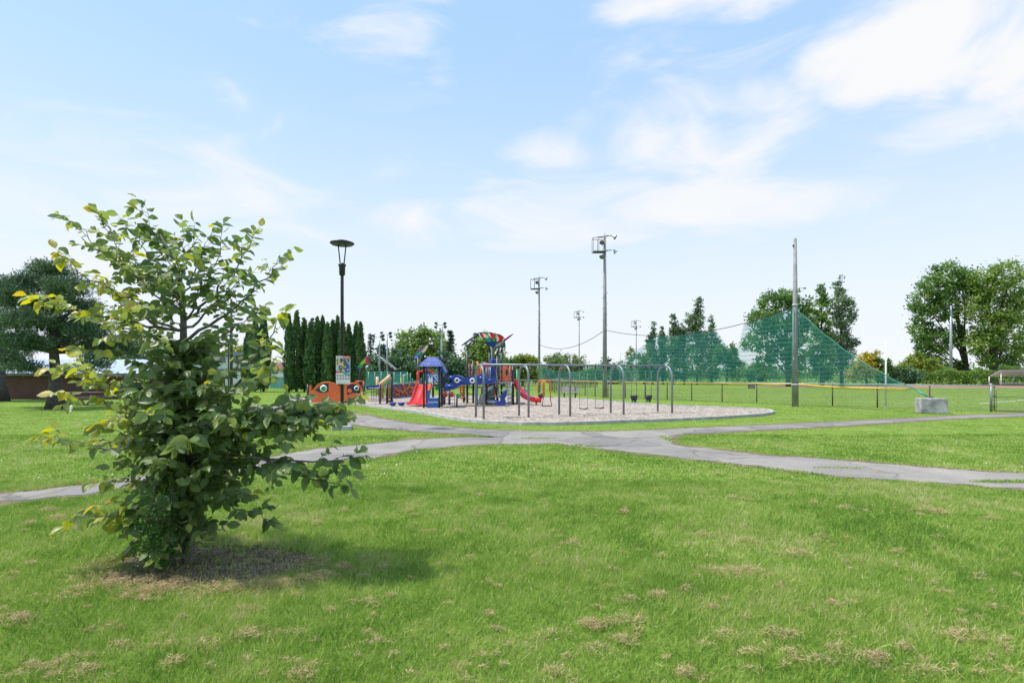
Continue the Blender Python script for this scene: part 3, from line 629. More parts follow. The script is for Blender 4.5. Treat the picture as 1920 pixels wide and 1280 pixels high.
    for (row, tx, ty, dy) in tips:
        s, sr = on_trunk(row); e = Q(tx, ty, dy)
        out = e-s; L = out.length; e = e-out*min(.13/L, .25); out = e-s; L = out.length
        c = s+Vector((out.x*.5, out.y*.5, out.z*.28+(-.02 if ty > 850 else .0))) + Vector((r.gauss(0, .05), r.gauss(0, .05), r.gauss(0, .03)))
        n = 12; pts = bez(s, c, e, n)
        pts = [p+Vector((r.gauss(0, .014), r.gauss(0, .014), r.gauss(0, .014))) for p in pts]
        r0 = min(sr*.55, .006+.009*L); wood.tube(pts, [r0*(1-.85*i/n) for i in range(n+1)], 6)
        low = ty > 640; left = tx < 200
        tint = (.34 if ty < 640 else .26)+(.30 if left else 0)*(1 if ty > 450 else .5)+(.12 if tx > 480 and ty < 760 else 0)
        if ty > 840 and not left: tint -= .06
        # side shoots
        m = int(L/(.098 if low else .084))
        for i in range(1, m+1):
            k = .16+.84*i/m if low else .24+.76*i/m
            j = min(n-1, int(k*n)); p = pts[j].lerp(pts[j+1], k*n-j); dd = (pts[j+1]-pts[j]).normalized()
            s_ = dd.cross(Vector((0, 0, 1))).normalized()*(1 if i % 2 else -1)
            v = dd*r.uniform(.35, 1)+s_*r.uniform(.4, 1.0)+Vector((0, 0, r.uniform(-.6, .95)))
            ln = (.29 if low else .25)*(1.08-.6*k)*r.uniform(.6, 1.35)
            if (ty > 800 and L > .9 and k < .8 and k > .45 and i % 3): continue
            if (tx == 541 and k < .75) or (tx < 150 and 600 < ty < 760 and k < .9 and i % 2): continue
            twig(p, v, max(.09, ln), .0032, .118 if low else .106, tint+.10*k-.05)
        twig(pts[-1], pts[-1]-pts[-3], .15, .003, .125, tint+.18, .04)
    # short inner shoots on the trunk make the dark heart of the crown
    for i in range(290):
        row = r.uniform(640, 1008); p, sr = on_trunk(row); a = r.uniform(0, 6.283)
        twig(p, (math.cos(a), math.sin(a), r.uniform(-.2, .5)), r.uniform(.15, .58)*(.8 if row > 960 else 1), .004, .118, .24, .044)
    wood.build('trunk', M['bark2'], t)
    A = lambda q: np.array([tuple(v) for v in q])
    LL_ = np.array(LL)
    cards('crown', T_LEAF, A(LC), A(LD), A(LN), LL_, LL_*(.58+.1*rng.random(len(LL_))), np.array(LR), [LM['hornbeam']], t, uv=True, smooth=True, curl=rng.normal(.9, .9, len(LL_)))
    print('young tree leaves', len(LC))
    # feathery weed scrambling up the trunk
    w = thing('climbing_weed', 'feathery green weed scrambling up the dark foot of the young tree', 'weed', G(300, 1058))
    st = MB(); C, D = [], []
    for i in range(46):
        x0 = r.uniform(272, 332); p = G(x0, r.uniform(1045, 1062)); top = Q(r.uniform(272, 322)+(x0-300)*.3, r.uniform(905, 1040), -.45+r.uniform(-.2, .1)); pts = bez(p, p.lerp(top, .5)+Vector((r.gauss(0, .05), -.08, .02)), top, 8); st.tube(pts, .0022, 4, False)
        for k in range(75):
            j = r.uniform(.1, 1)*7.9; q = pts[int(j)].lerp(pts[int(j)+1], j-int(j)); C.append(q+Vector((r.gauss(0, .05), r.gauss(0, .05), r.gauss(0, .05)))); D.append((r.gauss(0, 1), r.gauss(0, 1), r.gauss(.2, .6)))
    st.build('stem', M['twig'], w)
    C, D = A(C), np.array(D); cards('leaves', T_QUAD, C, D, rng.normal(size=C.shape), .028*(.6+.8*rng.random(len(C))), .011, rng.random(len(C)), [LM['weed']], w)
young_tree()

# ------------------------------------------------------------------ trees of the park
def lobes_to_cards(lobes, Y, depth, n, size, up=.25, clump=.30, flatn=0, rs=None):
    """lobes in photo pixels at distance Y -> leaf clumps spread through each lobe's volume"""
    C, NN = [], []; wts = np.array([l[2]*l[3] for l in lobes], float); wts /= wts.sum()
    for l, w in zip(lobes, wts):
        c = P(l[0], l[1], Y); rx, rz = l[2]*Y/F, l[3]*Y/F; ry = min(rx, rz*1.5)*depth if len(l) < 5 else l[4]
        ccount = max(7, int(15*(rx*rz)**.5)); k = max(6, int(n*2.0*w/ccount))
        for i in range(ccount):
            d = rng.normal(size=3); d /= np.linalg.norm(d); q = (.3+.7*rng.random()**.5)
            cc = np.array([c.x+d[0]*rx*q, c.y+d[1]*ry*q, c.z+d[2]*rz*q]); cr = clump*(rx*rz)**.5*(.6+.8*rng.random())
            g = rng.normal(size=(k, 3))*np.array([cr, cr, cr*.7])*.62
            C.append(cc+g); NN.append(nrm(g+np.array([d[0], d[1], d[2]+.3])*cr*.6))
    C = np.concatenate(C); NN = np.concatenate(NN); NN = NN+rng.normal(size=NN.shape)*.55; NN[:, 2] += up
    return C, NN
def tree(name, label, Y, basepx, lobes, mat, n=2600, size=.34, trunk=.22, group=None, depth=.9, cat='tree', clump=.30, bark='barkdark', limbs=6, upright=0, top=None):
    bs = Vector(((basepx-960)/F*Y, Y, 0)); t = thing(name, label, cat, bs, group)
    C, NN = lobes_to_cards(lobes, Y, depth, n, size, clump=clump)
    C[:, 2] = np.maximum(C[:, 2], .15)
    D = rng.normal(size=C.shape); D[:, 2] += upright
    wb = MB(); zt = max(P(0, l[1], Y).z for l in lobes); tp = P(top if top else sum(l[0]*l[2] for l in lobes)/sum(l[2] for l in lobes), 0, Y); tp.z = zt*.92
    pts = bez(bs, Vector((bs.x, Y, zt*.5)), tp, 8); wb.tube(pts, [trunk*(1.25 if i == 0 else 1-.1*i) for i in range(9)], 8)
    for l in sorted(lobes, key=lambda q: -q[2]*q[3])[:limbs]:
        e = P(l[0], l[1], Y); k = min(.6, max(.2, (e.z*.45)/zt)); i = int(k*8); s = pts[i]; wb.tube(bez(s, s.lerp(e, .5)+Vector((0, 0, -.1*e.z*.3)), e, 6), [trunk*.36*(1-.13*j) for j in range(7)], 6)
    wb.build('trunk', M[bark], t)
    S = size*(.6+.8*rng.random(len(C)))
    cl = rng.random(len(C))*.55+.45*np.clip(.5+.4*np.sin(C[:, 0]*1.1+C[:, 2]*.9)+.3*np.sin(C[:, 1]*1.7-C[:, 2]*1.3), 0, 1)
    cards('crown', T_QUAD, C, D, NN, S, S*.62, cl, [LM[mat]], t)
    return t
def conifer(name, label, Y, px, toppx, hw, mat, basez=.6, n=2600, group=None, gap=True, cat='tree'):
    h = P(0, toppx, Y).z; w = hw*Y/F; bs = Vector(((px-960)/F*Y, Y, 0)); t = thing(name, label, cat, bs, group)
    MB().tube([bs, bs+Vector((0, 0, h*.5)), bs+Vector((0, 0, h*.97))], [.02*h+.04, .012*h+.03, .015], 8).build('trunk', M['barkdark'], t)
    tiers = int(h*2.0); C, D = [], []
    for i in range(tiers):
        k = i/tiers; z = basez+(h-basez)*k; rr = w*(1-k)**.85*(.75+.4*rng.random()); br = max(4, int(9*(1-k))+2)
        for j in range(br):
            a = rng.random()*6.283; ln = rr*(.65+.5*rng.random()); m = max(6, int(n/(tiers*br))); u = rng.random(m)**.7
            x = np.cos(a)*ln*u; y = np.sin(a)*ln*u; zz = z+.12*ln-.42*ln*u**1.5
            g = rng.normal(size=(m, 3))*np.array([.11, .11, .07])*(.5+w*.25)
            C.append(np.stack([bs.x+x, bs.y+y, zz], 1)+g); D.append(np.stack([np.full(m, np.cos(a)), np.full(m, np.sin(a)), np.full(m, -.25)], 1)+rng.normal(size=(m, 3))*.7)
    C, D = np.concatenate(C), np.concatenate(D); C[:, 2] = np.maximum(C[:, 2], .2); nn = rng.normal(size=C.shape)*.6; nn[:, 2] += .6
    S = (.16+.08*w)*(.7+.7*rng.random(len(C))); cards('crown', T_QUAD, C, D, nn, S, S*.45, rng.random(len(C)), [LM[mat]], t); return t
def cedar(label, px, toppx, hw, Y=55, group='tall clipped cedars standing in rows', n=3000):
    h = P(0, toppx, Y).z; w = hw*Y/F; bs = Vector(((px-960)/F*Y, Y, 0)); t = thing('cedar_tree', label, 'cedar', bs, group)
    MB().tube([bs, bs+Vector((0, 0, h*.9))], [.12, .03], 7).build('trunk', M['barkdark'], t)
    k = rng.random(n)**.85; z = .25+(h-.25)*k; prof = np.clip(1.12*(1-k**2.6)**.8, .03, 1)*(.9+.1*np.sin(k*17+px))*np.clip(.62+k*3, 0, 1)
    a = rng.random(n)*6.283; lump = 1+.16*np.sin(a*3+z*1.6)+.10*np.sin(a*5-z*3.1+px); q = (.55+.5*rng.random(n)**.5)*lump
    C = np.stack([bs.x+np.cos(a)*w*prof*q, bs.y+np.sin(a)*w*prof*q, z+rng.normal(0, .08, n)], 1)
    D = np.stack([np.cos(a)*.45, np.sin(a)*.45, np.ones(n)], 1)+rng.normal(size=(n, 3))*.4
    nn = np.stack([np.cos(a), np.sin(a), np.full(n, .25)], 1)+rng.normal(size=(n, 3))*.5
    S = .30*(.6+.8*rng.random(n)); cards('crown', T_QUAD, C-D*.1, D, nn, S, S*.5, np.clip(rng.random(n)*.6+.4*(.5+.5*np.sin(a*3+z*2.3))+.16*math.sin(px*1.7), 0, 1), [LM['thuja']], t)
cg = 'three tall cedars beside the white house'
cedar('shortest cedar, left of the three by the white building', 466, 622, 12, 56, cg); cedar('middle cedar of the three by the white building', 478, 598, 12, 55, cg); cedar('right hand cedar of the three by the white building', 494, 594, 13, 55.5, cg)
ordn = ['first', 'second', 'third', 'fourth', 'fifth', 'sixth', 'seventh', 'eighth', 'ninth', 'tenth', 'eleventh', 'twelfth', 'thirteenth', 'fourteenth', 'fifteenth']
for i, (x, tp) in enumerate([(542, 592), (556, 584), (571, 600), (583, 606), (595, 597), (605, 596), (614, 607), (624, 602), (633, 595), (643, 604), (654, 610), (668, 606), (676, 607)]):
    cedar(ordn[i]+' cedar counted from the left in the long tall row behind the orange panels', x, tp, 8.8+3.6*random.random(), 54.5+.9*(i % 3), 'tall cedars in the long row')
def pine(label, Y, bpx, bpy, lobes, trunkpts, r0, n):
    bs = Vector(((bpx-960)/F*Y, Y, 0)); t = thing('pine_tree', label, 'pine', bs, 'big pines by the brick building'); wb = MB()
    tp = [P(x, y, Y) for x, y in trunkpts]; tp[0].z = 0
    wb.tube(tp, [r0*1.35]+[r0*(1-.92*(i/len(tp))**.8) for i in range(1, len(tp))], 12)
    C, D = [], []; tot = sum(l[2]*l[3] for l in lobes)
    for (x, y, rx, rz, dy) in lobes:
        c = P(x, y, Y+dy); a, b = rx*Y/F, rz*Y/F; zt = max(tp[1].z, min(tp[-1].z, c.z-.5*b)); i = max(range(len(tp)), key=lambda q: -abs(tp[q].z-zt)); s = tp[i]
        wb.tube(bez(s, s.lerp(c, .5)+Vector((0, 0, -.15)), c, 7), [r0*.33*(1-.12*j) for j in range(8)], 6)
        for j in range(max(8, int(n*rx*rz/tot))):
            d = rng.normal(size=3); d /= np.linalg.norm(d); q = .1+.9*rng.random()**.6
            p = np.array([c.x+d[0]*a*q, c.y+d[1]*a*.9*q, c.z+d[2]*b*q]); m = 42
            dd = rng.normal(size=(m, 3)); dd = nrm(dd)+np.array([d[0]*.5, d[1]*.5, .9]); C.append(p+rng.normal(size=(m, 3))*np.array([.14, .14, .12])); D.append(dd)
            if j % 3 == 0: wb.tube([c.lerp(Vector(p), .15), Vector(p)], [.02, .008], 4, False)
    wb.build('trunk', M['bark'], t); C, D = np.concatenate(C), np.concatenate(D)
    cards('crown', T_QUAD, C, D, rng.normal(size=C.shape), .21*(.7+.6*rng.random(len(C))), .042, np.clip(rng.random(len(C))*.6+.4*(.5+.5*np.sin(C[:, 0]*1.6+C[:, 2]*2.1)), 0, 1), [LM['needle']], t)
pine('big pine with a stout leaning trunk, left of the young tree', 28.1, 105, 766,
     [(100, 512, 38, 18, 0), (60, 530, 40, 20, .8), (125, 540, 45, 18, -.6), (30, 560, 40, 20, -.5), (85, 570, 50, 18, 1.2), (150, 575, 40, 16, .6), (50, 600, 48, 20, -1), (120, 608, 50, 18, .5), (165, 622, 40, 16, -.4), (30, 640, 42, 20, .4), (60, 640, 40, 18, -1.0), (160, 650, 36, 15, .9), (42, 690, 28, 10, -.9), (178, 684, 26, 10, -.5), (20, 680, 30, 14, 1), (120, 632, 40, 16, 1.5), (230, 650, 40, 18, 2)],
     [(105, 766), (104, 740), (104, 700), (101, 660), (100, 600), (100, 550), (100, 505)], .38, 1050)
pine('second pine at the far left, its trunk half out of view', 36, 0, 752,
     [(-30, 560, 60, 25, 0), (10, 535, 40, 22, 1), (-60, 610, 60, 30, 0), (10, 600, 45, 22, -1), (-20, 650, 60, 25, .5), (25, 660, 35, 18, 1), (-90, 560, 50, 30, 0)], [(0, 752), (1, 720), (0, 660), (-4, 600), (-8, 540)], .42, 620)
tree('evergreen_tree', 'dark evergreen seen through the leaves behind the brick building', 60, 250, [(230, 660, 40, 30), (275, 668, 35, 25), (190, 665, 30, 28)], 'dark', 1600, .3)
# belt behind the playground
tree('leafy_tree', 'yellow green leafy tree between the white building and the cedars', 95, 448, [(440, 660, 22, 22), (458, 668, 18, 22), (425, 680, 20, 16)], 'ygreen', 1300, .4)
conifer('spruce_tree', 'bare topped spruce right beside the end of the cedar row', 74, 695, 622, 17, 'spruce', 1, 1500)
tree('evergreen_tree', 'dark rounded evergreen behind the pair of court lights', 70, 714, [(712, 685, 26, 32), (700, 705, 24, 20), (728, 700, 22, 24), (716, 660, 14, 16)], 'dark', 2600, .3)
tree('maple_tree', 'tall bright green maple behind the blue roofed play house', 84, 790, [(775, 645, 30, 28), (800, 634, 28, 22), (760, 668, 28, 24), (822, 662, 28, 26), (790, 672, 36, 26), (838, 680, 22, 22)], 'bright', 4200, .42, .3)
tree('evergreen_tree', 'dark rounded evergreen in front of the maple', 68, 762, [(755, 680, 26, 28), (780, 692, 26, 24), (745, 700, 22, 18), (768, 700, 30, 18)], 'dark', 2800, .3)
conifer('spruce_tree', 'dark spruce with a thin spire right of the maple', 76, 845, 616, 22, 'spruce', .6, 3000)
conifer('spruce_tree', 'small spruce spire showing behind the light pole', 92, 827, 613, 11, 'spruce', 5, 900)
tree('evergreen_tree', 'dark bluish bushy evergreen under the thin spruce', 73, 850, [(850, 685, 24, 24), (862, 700, 24, 20), (838, 705, 18, 18)], 'dark', 2200, .3)
conifer('spruce_tree', 'broad spruce behind the butterfly canopies', 80, 893, 622, 26, 'spruce', 1, 2600)
tree('leafy_tree', 'full mid green tree behind the play tower', 76, 908, [(895, 668, 26, 28), (915, 650, 22, 26), (875, 690, 22, 22), (925, 680, 24, 26), (900, 700, 34, 20)], 'bright', 3600, .38)
tree('leafy_tree', 'green tree right of the play tower', 82, 945, [(942, 680, 20, 20), (955, 690, 18, 16), (935, 700, 18, 16)], 'mid', 1800, .36)
tree('leafy_tree', 'yellow green rounded tree between tower and tall light pole', 84, 980, [(975, 685, 20, 20), (992, 680, 16, 15), (965, 700, 18, 14), (990, 702, 24, 14)], 'ygreen', 2400, .36)
ng = 'trees in the belt behind the green net'
def belt(items):
    for (label, Y, bx, lobes, mt, n, sz) in items: tree('leafy_tree', label, Y, bx, lobes, mt, n, sz, group=ng)
belt([('pale leafy tree just right of the left net pole', 108, 1035, [(1028, 686, 18, 18), (1045, 678, 18, 16), (1040, 702, 30, 14)], 'pale', 1700, .42),
      ('pale leafy tree behind the slim light pole', 112, 1072, [(1062, 680, 18, 16), (1082, 682, 16, 18), (1072, 702, 30, 14)], 'pale', 1700, .42),
      ('low green tree in front of the white arena roof', 104, 1108, [(1105, 704, 26, 12), (1120, 700, 18, 12)], 'mid', 1200, .4),
      ('dark rounded tree behind the tallest light pole', 100, 1142, [(1142, 690, 16, 20), (1150, 704, 18, 14)], 'dark', 1500, .4),
      ('thin airy tree left of the poplars', 112, 1184, [(1184, 668, 8, 22), (1178, 696, 14, 18)], 'pale', 800, .36),
      ('bushy tree at the left foot of the poplars', 100, 1208, [(1205, 680, 14, 22), (1215, 700, 22, 16)], 'mid', 1500, .4)])
pg = 'slender poplars behind the green net'
def poplar(label, Y, px, toppx, hw, mat='silver', n=2200, botpx=716, lean=0):
    zs = [toppx+(botpx-toppx)*k for k in (.10, .26, .45, .64, .82)]; ws = [.34, .66, .95, 1.0, 1.05]
    h = (botpx-toppx)
    lob = [(px+lean*(1-k)+random.uniform(-.2, .2)*hw, z, hw*w_, h*.15) for k, z, w_ in zip((.1, .26, .45, .64, .82), zs, ws)]
    for i in range(4): lob.append((px+random.uniform(-1, 1)*hw, toppx+h*random.uniform(.2, .6), hw*.4, h*.13))
    return tree('poplar_tree', label, Y, px, lob, mat, n, .36, .18, pg, 1.0, 'poplar', .34, upright=.5)
poplar('first slender poplar from the left behind the net', 98, 1224, 604, 10); poplar('second slender poplar behind the net, short and narrow', 100, 1243, 614, 8)
poplar('third slender poplar behind the net with a forked top', 96, 1262, 591, 12); poplar('fourth slender poplar behind the net, low and full', 99, 1283, 606, 12)
poplar('tallest slender poplar behind the net, its tip above the cable', 95, 1307, 563, 17, n=3200); poplar('slender poplar close behind the tallest one, cut off by the cable', 101, 1334, 598, 14, n=2400)
belt([('round green tree right of the poplars', 98, 1362, [(1358, 670, 20, 24), (1372, 664, 12, 18), (1380, 690, 18, 18)], 'mid', 2000, .4),
      ('bright bushy tree at the foot of the big ash', 96, 1405, [(1395, 702, 22, 12), (1418, 696, 26, 14), (1440, 700, 24, 14)], 'bright', 1900, .4)])
tree('ash_tree', 'wide open crowned tree behind the net pole', 80, 1478, [(1448, 565, 26, 20), (1478, 556, 24, 18), (1500, 575, 20, 24), (1425, 600, 28, 24), (1462, 600, 30, 26), (1420, 640, 24, 24), (1458, 650, 26, 28), (1490, 625, 24, 34), (1485, 675, 26, 28), (1438, 680, 20, 18), (1515, 600, 14, 22)], 'mid', 6400, .38, .34, limbs=9)
tree('vine_covered_tree', 'column shaped tree smothered in green vines right of the net pole', 84, 1541, [(1541, 552, 8, 22), (1540, 580, 14, 24), (1541, 610, 17, 26), (1542, 645, 19, 28), (1543, 685, 22, 26), (1528, 650, 14, 30)], 'mid', 4200, .34, .3, depth=1.1, clump=.26)
tree('poplar_tree', 'tall silvery poplar with an open top right of the column shaped tree', 86, 1578, [(1570, 535, 7, 18), (1580, 560, 15, 20), (1565, 580, 10, 20), (1590, 582, 12, 16), (1576, 605, 18, 20), (1598, 595, 8, 10), (1572, 635, 18, 22), (1597, 640, 12, 12), (1570, 670, 24, 24), (1590, 660, 14, 18)], 'silver', 3800, .34, .26, None, 1, 'poplar', .32, limbs=9)
tree('leafy_tree', 'golden leaved tree right of the net', 92, 1625, [(1618, 676, 18, 14), (1635, 670, 14, 14), (1625, 690, 24, 16), (1605, 700, 22, 14)], 'gold', 2200, .36)
tree('vine_covered_tree', 'round dark green vine covered stump tree behind the white pole', 91, 1655, [(1653, 682, 13, 16), (1657, 700, 16, 16), (1668, 712, 12, 8)], 'mid', 1600, .34, depth=1.1)
tree('leafy_tree', 'loose yellowish tree left of the big right hand trees', 96, 1712, [(1700, 685, 18, 14), (1718, 675, 16, 16), (1735, 685, 18, 16), (1708, 700, 28, 14), (1750, 690, 16, 18)], 'ygreen', 2600, .36)
tree('shrub', 'dark green bush below the yellowish tree', 90, 1692, [(1690, 703, 20, 14), (1712, 708, 18, 12)], 'dark', 1400, .34, .1, cat='shrub')
tree('cottonwood_tree', 'left one of the giant trees at the right edge, with sky showing through', 104, 1812,
     [(1755, 540, 30, 26), (1785, 515, 34, 26), (1735, 570, 28, 28), (1770, 580, 32, 28), (1808, 550, 30, 32), (1728, 615, 22, 24), (1756, 640, 28, 26), (1745, 675, 24, 20), (1790, 630, 20, 22), (1815, 520, 20, 22), (1728, 640, 16, 18), (1800, 690, 14, 16)], 'mid', 8200, .46, .55, limbs=11)
tree('cottonwood_tree', 'giant tree at the right edge with a thick leaning trunk and bright lit top', 100, 1862,
     [(1850, 535, 30, 34), (1885, 520, 32, 30), (1835, 580, 26, 28), (1870, 580, 36, 30), (1905, 570, 28, 34), (1850, 625, 32, 28), (1890, 630, 36, 34), (1830, 640, 22, 24), (1845, 670, 20, 20), (1905, 685, 26, 28), (1880, 690, 20, 16)], 'bright', 8200, .46, .7, limbs=11, top=1890)
tree('cottonwood_tree', 'giant tree cut off by the right edge of the view', 107, 1945, [(1935, 530, 34, 40), (1970, 560, 44, 50), (1930, 590, 34, 40), (1940, 650, 38, 40), (1985, 640, 40, 50)], 'bright', 5200, .46, .6, limbs=5)
def hedge(name, label, pts, h, dp, mat, n):
    C = []; L = [0]
    pts = [Vector((x, y, 0)) for x, y in pts]; t = thing(name, label, 'hedge', pts[0]); wb = MB()
    for a, b in zip(pts, pts[1:]):
        k = int(n*(b-a).length/sum((q-p).length for p, q in zip(pts, pts[1:]))); u = rng.random(k); d = (b-a); w = Vector((-d.y, d.x, 0)).normalized(); o = rng.normal(0, .33, k)*dp
        z = h*np.clip(rng.random(k)**.7*(1+.09*np.sin(u*17)+.05*np.sin(u*41)), .03, 1.2); C.append(np.stack([a.x+d.x*u+w.x*o, a.y+d.y*u+w.y*o, z], 1))
        for i in range(int(d.length/1.2)): p = a.lerp(b, (i+.5)/int(d.length/1.2)); wb.tube([p, p+Vector((0, 0, h*.75))], [.05, .02], 5, False)
    wb.build('stems', M['barkdark'], t, kind='stuff'); C = np.concatenate(C); S = .26*(.6+.8*rng.random(len(C))); nn = rng.normal(size=C.shape)*.6; nn[:, 1] -= .5; nn[:, 2] += .4
    cards('foliage', T_QUAD, C, rng.normal(size=C.shape), nn, S, S*.6, np.clip(rng.random(len(C))*.6+.4*(.5+.5*np.sin(C[:, 0]*2+C[:, 2]*3)), 0, 1), [LM[mat]], t)
hedge('hedge', 'clipped green hedge along the track below the giant trees', [((1700-960)/F*93, 93), ((1868-960)/F*90, 90)], 2.5, 1.0, 'bright', 6500)
hedge('hedge', 'dark hedge behind the bench shelter at the right edge', [((1872-960)/F*94, 94), ((2050-960)/F*92, 92)], 3.2, 1.2, 'mid', 4500)
hedge('hedge', 'long low hedge behind the sports field and the green net', [((1010-960)/F*118, 118), ((1250-960)/F*112, 112), ((1480-960)/F*104, 104), ((1700-960)/F*97, 97)], 2.7, 1.6, 'mid', 15000)
hedge('hedge', 'dark hedge behind the courts and the play structure', [((620-960)/F*96, 96), ((800-960)/F*92, 92), ((1010-960)/F*96, 96)], 2.4, 1.5, 'dark', 8000)
def far_wood():
    n = 26000; x = -420+840*rng.random(n); y = 230+rng.random(n)*25; h = 4.0+1.8*np.sin(x*.045)+1.6*np.sin(x*.13+1)+.9*np.sin(x*.41); z = h*rng.random(n)**.6
    C = np.stack([x, y, np.maximum(z, .2)], 1); nn = rng.normal(size=C.shape); nn[:, 1] -= .6; nn[:, 2] += .5; S = 1.2*(.6+.8*rng.random(n))
    cards('distant_woods', T_QUAD, C, rng.normal(size=C.shape), nn, S, S*.7, rng.random(n), [LM['mid']], None, kind='stuff', label='low far off line of woods along the horizon', cat='woods')
far_wood()
# ------------------------------------------------------------------ lamp post and its sign
Z = Vector((0, 0, 1))
def lamp_post(label, px, Y, h, group=None, footing=True):
    b = Vector(((px-960)/F*Y, Y, 0)); t = thing('street_lamp', label, 'lamp', b, group); s = h/6.15
    if footing:
        MB().box(b+Z*.06, (.62, .55, .16), .2, .02).build('footing', M['conc'], t)
    MB().lathe(b, [(.17, .12), (.17, .17), (.115, .21), (.10, .30)], 18).build('base_collar', M['black'], t)
    MB().tube([b+Z*.1, b+Z*(4.9*s), b+Z*(5.3*s)], [.058, .052, .05], 14).build('pole', M['black'], t)
    MB().lathe(b, [(.075, 5.02*s), (.095, 5.06*s), (.10, 5.3*s), (.125, 5.34*s), (.125, 5.38*s), (.07, 5.42*s)], 16).build('neck', M['black'], t)
    for sx in (-1, 1):
        MB().tube([b+Vector((sx*.06, 0, 5.38*s)), b+Vector((sx*.13, 0, 6.04*s))], .02, 6).build('arm', M['black'], t)
    MB().lathe(b, [(.001, 6.0*s), (.33, 6.02*s), (.39, 6.06*s), (.385, 6.09*s), (.2, 6.15*s), (.001, 6.17*s)], 28).build('lamp_disc', M['navy'], t)
    return t
lamp_post('black lamp post with a flat disc head carrying the illustrated park sign', 641.5, 17.5, 6.18)
lamp_post('second disc headed lamp far behind the young tree, beside a brown utility pole', 428.5, 52, 5.7, footing=False)
def park_sign():
    Y = 17.35; q = lambda u, v, d=0: P(630+26.5*u, 667+52.5*v, Y-.03-d)      # u,v run 0..1 across the board
    t = thing('park_sign', 'tall white sign board with a picture and ten round pictograms, fixed to the lamp post', 'sign', q(.5, 1))
    MB().prism([q(0, 0), q(1, 0), q(1, 1), q(0, 1)], (0, .012, 0)).build('board', M['white'], t)
    mats = [M[k] for k in ('lightgrey', 'red', 'white', 'yellow', 'navy', 'blue2', 'green', 'pink', 'mauve', 'cream', 'rock', 'black')]; ix = dict(zip(('lg', 'red', 'w', 'y', 'n', 'b', 'g', 'p', 'm', 'c', 'r', 'k'), range(12)))
    g = MB(); lay = [.0]
    def poly(c, pts): g.mi = ix[c]; lay[0] += .0006; g.prism([q(u, v, lay[0]) for u, v in pts], (0, .0004, 0))
    poly('w', [(.0, .0), (1, .0), (1, .97), (.0, .97)]); poly('lg', [(.03, .01), (.97, .01), (.97, .6), (.6, .62), (.02, .56)])
    poly('r', [(.5, .1), (.95, .1), (.95, .6), (.7, .58), (.5, .45)]); poly('k', [(.04, .13), (.14, .1), (.1, .34), (.06, .32)])
    poly('y', [(.1, .19), (.22, .09), (.25, .25), (.19, .4), (.13, .36)]); poly('y', [(.44, .21), (.53, .21), (.54, .42), (.46, .4)])
    poly('n', [(.3, .09), (.46, .09), (.47, .2), (.4, .25), (.3, .2)]); poly('m', [(.29, .2), (.45, .2), (.44, .26), (.31, .27)]); poly('w', [(.28, .28), (.4, .26), (.4, .32), (.3, .32)])
    poly('n', [(.22, .36), (.38, .33), (.48, .4), (.44, .48), (.32, .5), (.22, .44)]); poly('w', [(.31, .39), (.38, .38), (.38, .43), (.31, .43)])
    poly('g', [(.14, .42), (.2, .41), (.34, .49), (.5, .56), (.75, .63), (.96, .64), (.96, .69), (.7, .67), (.44, .6), (.26, .53)])
    poly('b', [(.78, .3), (.96, .32), (.96, .6), (.62, .6), (.66, .5), (.74, .48)]); poly('w', [(.6, .37), (.7, .37), (.68, .41), (.6, .42)]); poly('p', [(.58, .46), (.68, .44), (.66, .53), (.58, .51)]); poly('c', [(.78, .48), (.88, .47), (.86, .52), (.78, .53)])
    poly('w', [(.68, .12), (.72, .11), (.95, .31), (.94, .33)])
    poly('red', [(.5, .0), (1, .0), (1, .085), (.5, .085)]); poly('red', [(-.01, .525), (.38, .525), (.38, .61), (-.01, .61)])
    for k in range(8): u = .54+.05*k; poly('w', [(u, .03+.006*(k % 2)), (u+.04, .03), (u+.04, .06), (u, .06+.006*(k % 3 == 0))])
    for k in range(4): u = .04+.06*k; poly('w', [(u, .545), (u+.045, .545), (u+.045, .565), (u, .565)])
    poly('k', [(.08, .575), (.24, .575), (.24, .6), (.08, .6)])
    for k in range(9): u = .08+.07*k; poly('m', [(u, .945), (u+.05, .945), (u+.05, .953), (u, .953)])
    g.build('picture', mats, t)
    for rr in range(2):
        for k in range(5):
            g = MB(); c = q(.11+.195*k, .70+.115*rr, .02); g.mi = ix['m']; g.ring(c, .023, .033, (0, 1, 0), .002, 18)
            g.mi = ix['p']; d = .022; g.bar(c+Vector((-d, -.002, d)), c+Vector((d, -.002, -d)), .007, .002)
            g.mi = ix['k']; g.box(c+Vector((0, .002, -.002)), (.014+.006*(k % 2), .001, .022-.006*(k % 3))); g.sph(c+Vector((.004*(k % 2), .002, .014)), (.006, .001, .006), 8, 6); g.build('pictogram', mats, t)
    for v in (.12, .88): MB().box(P(641.5, 667+52.5*v, 17.43), (.19, .17, .025)).build('bracket', M['galv'], t)
park_sign()

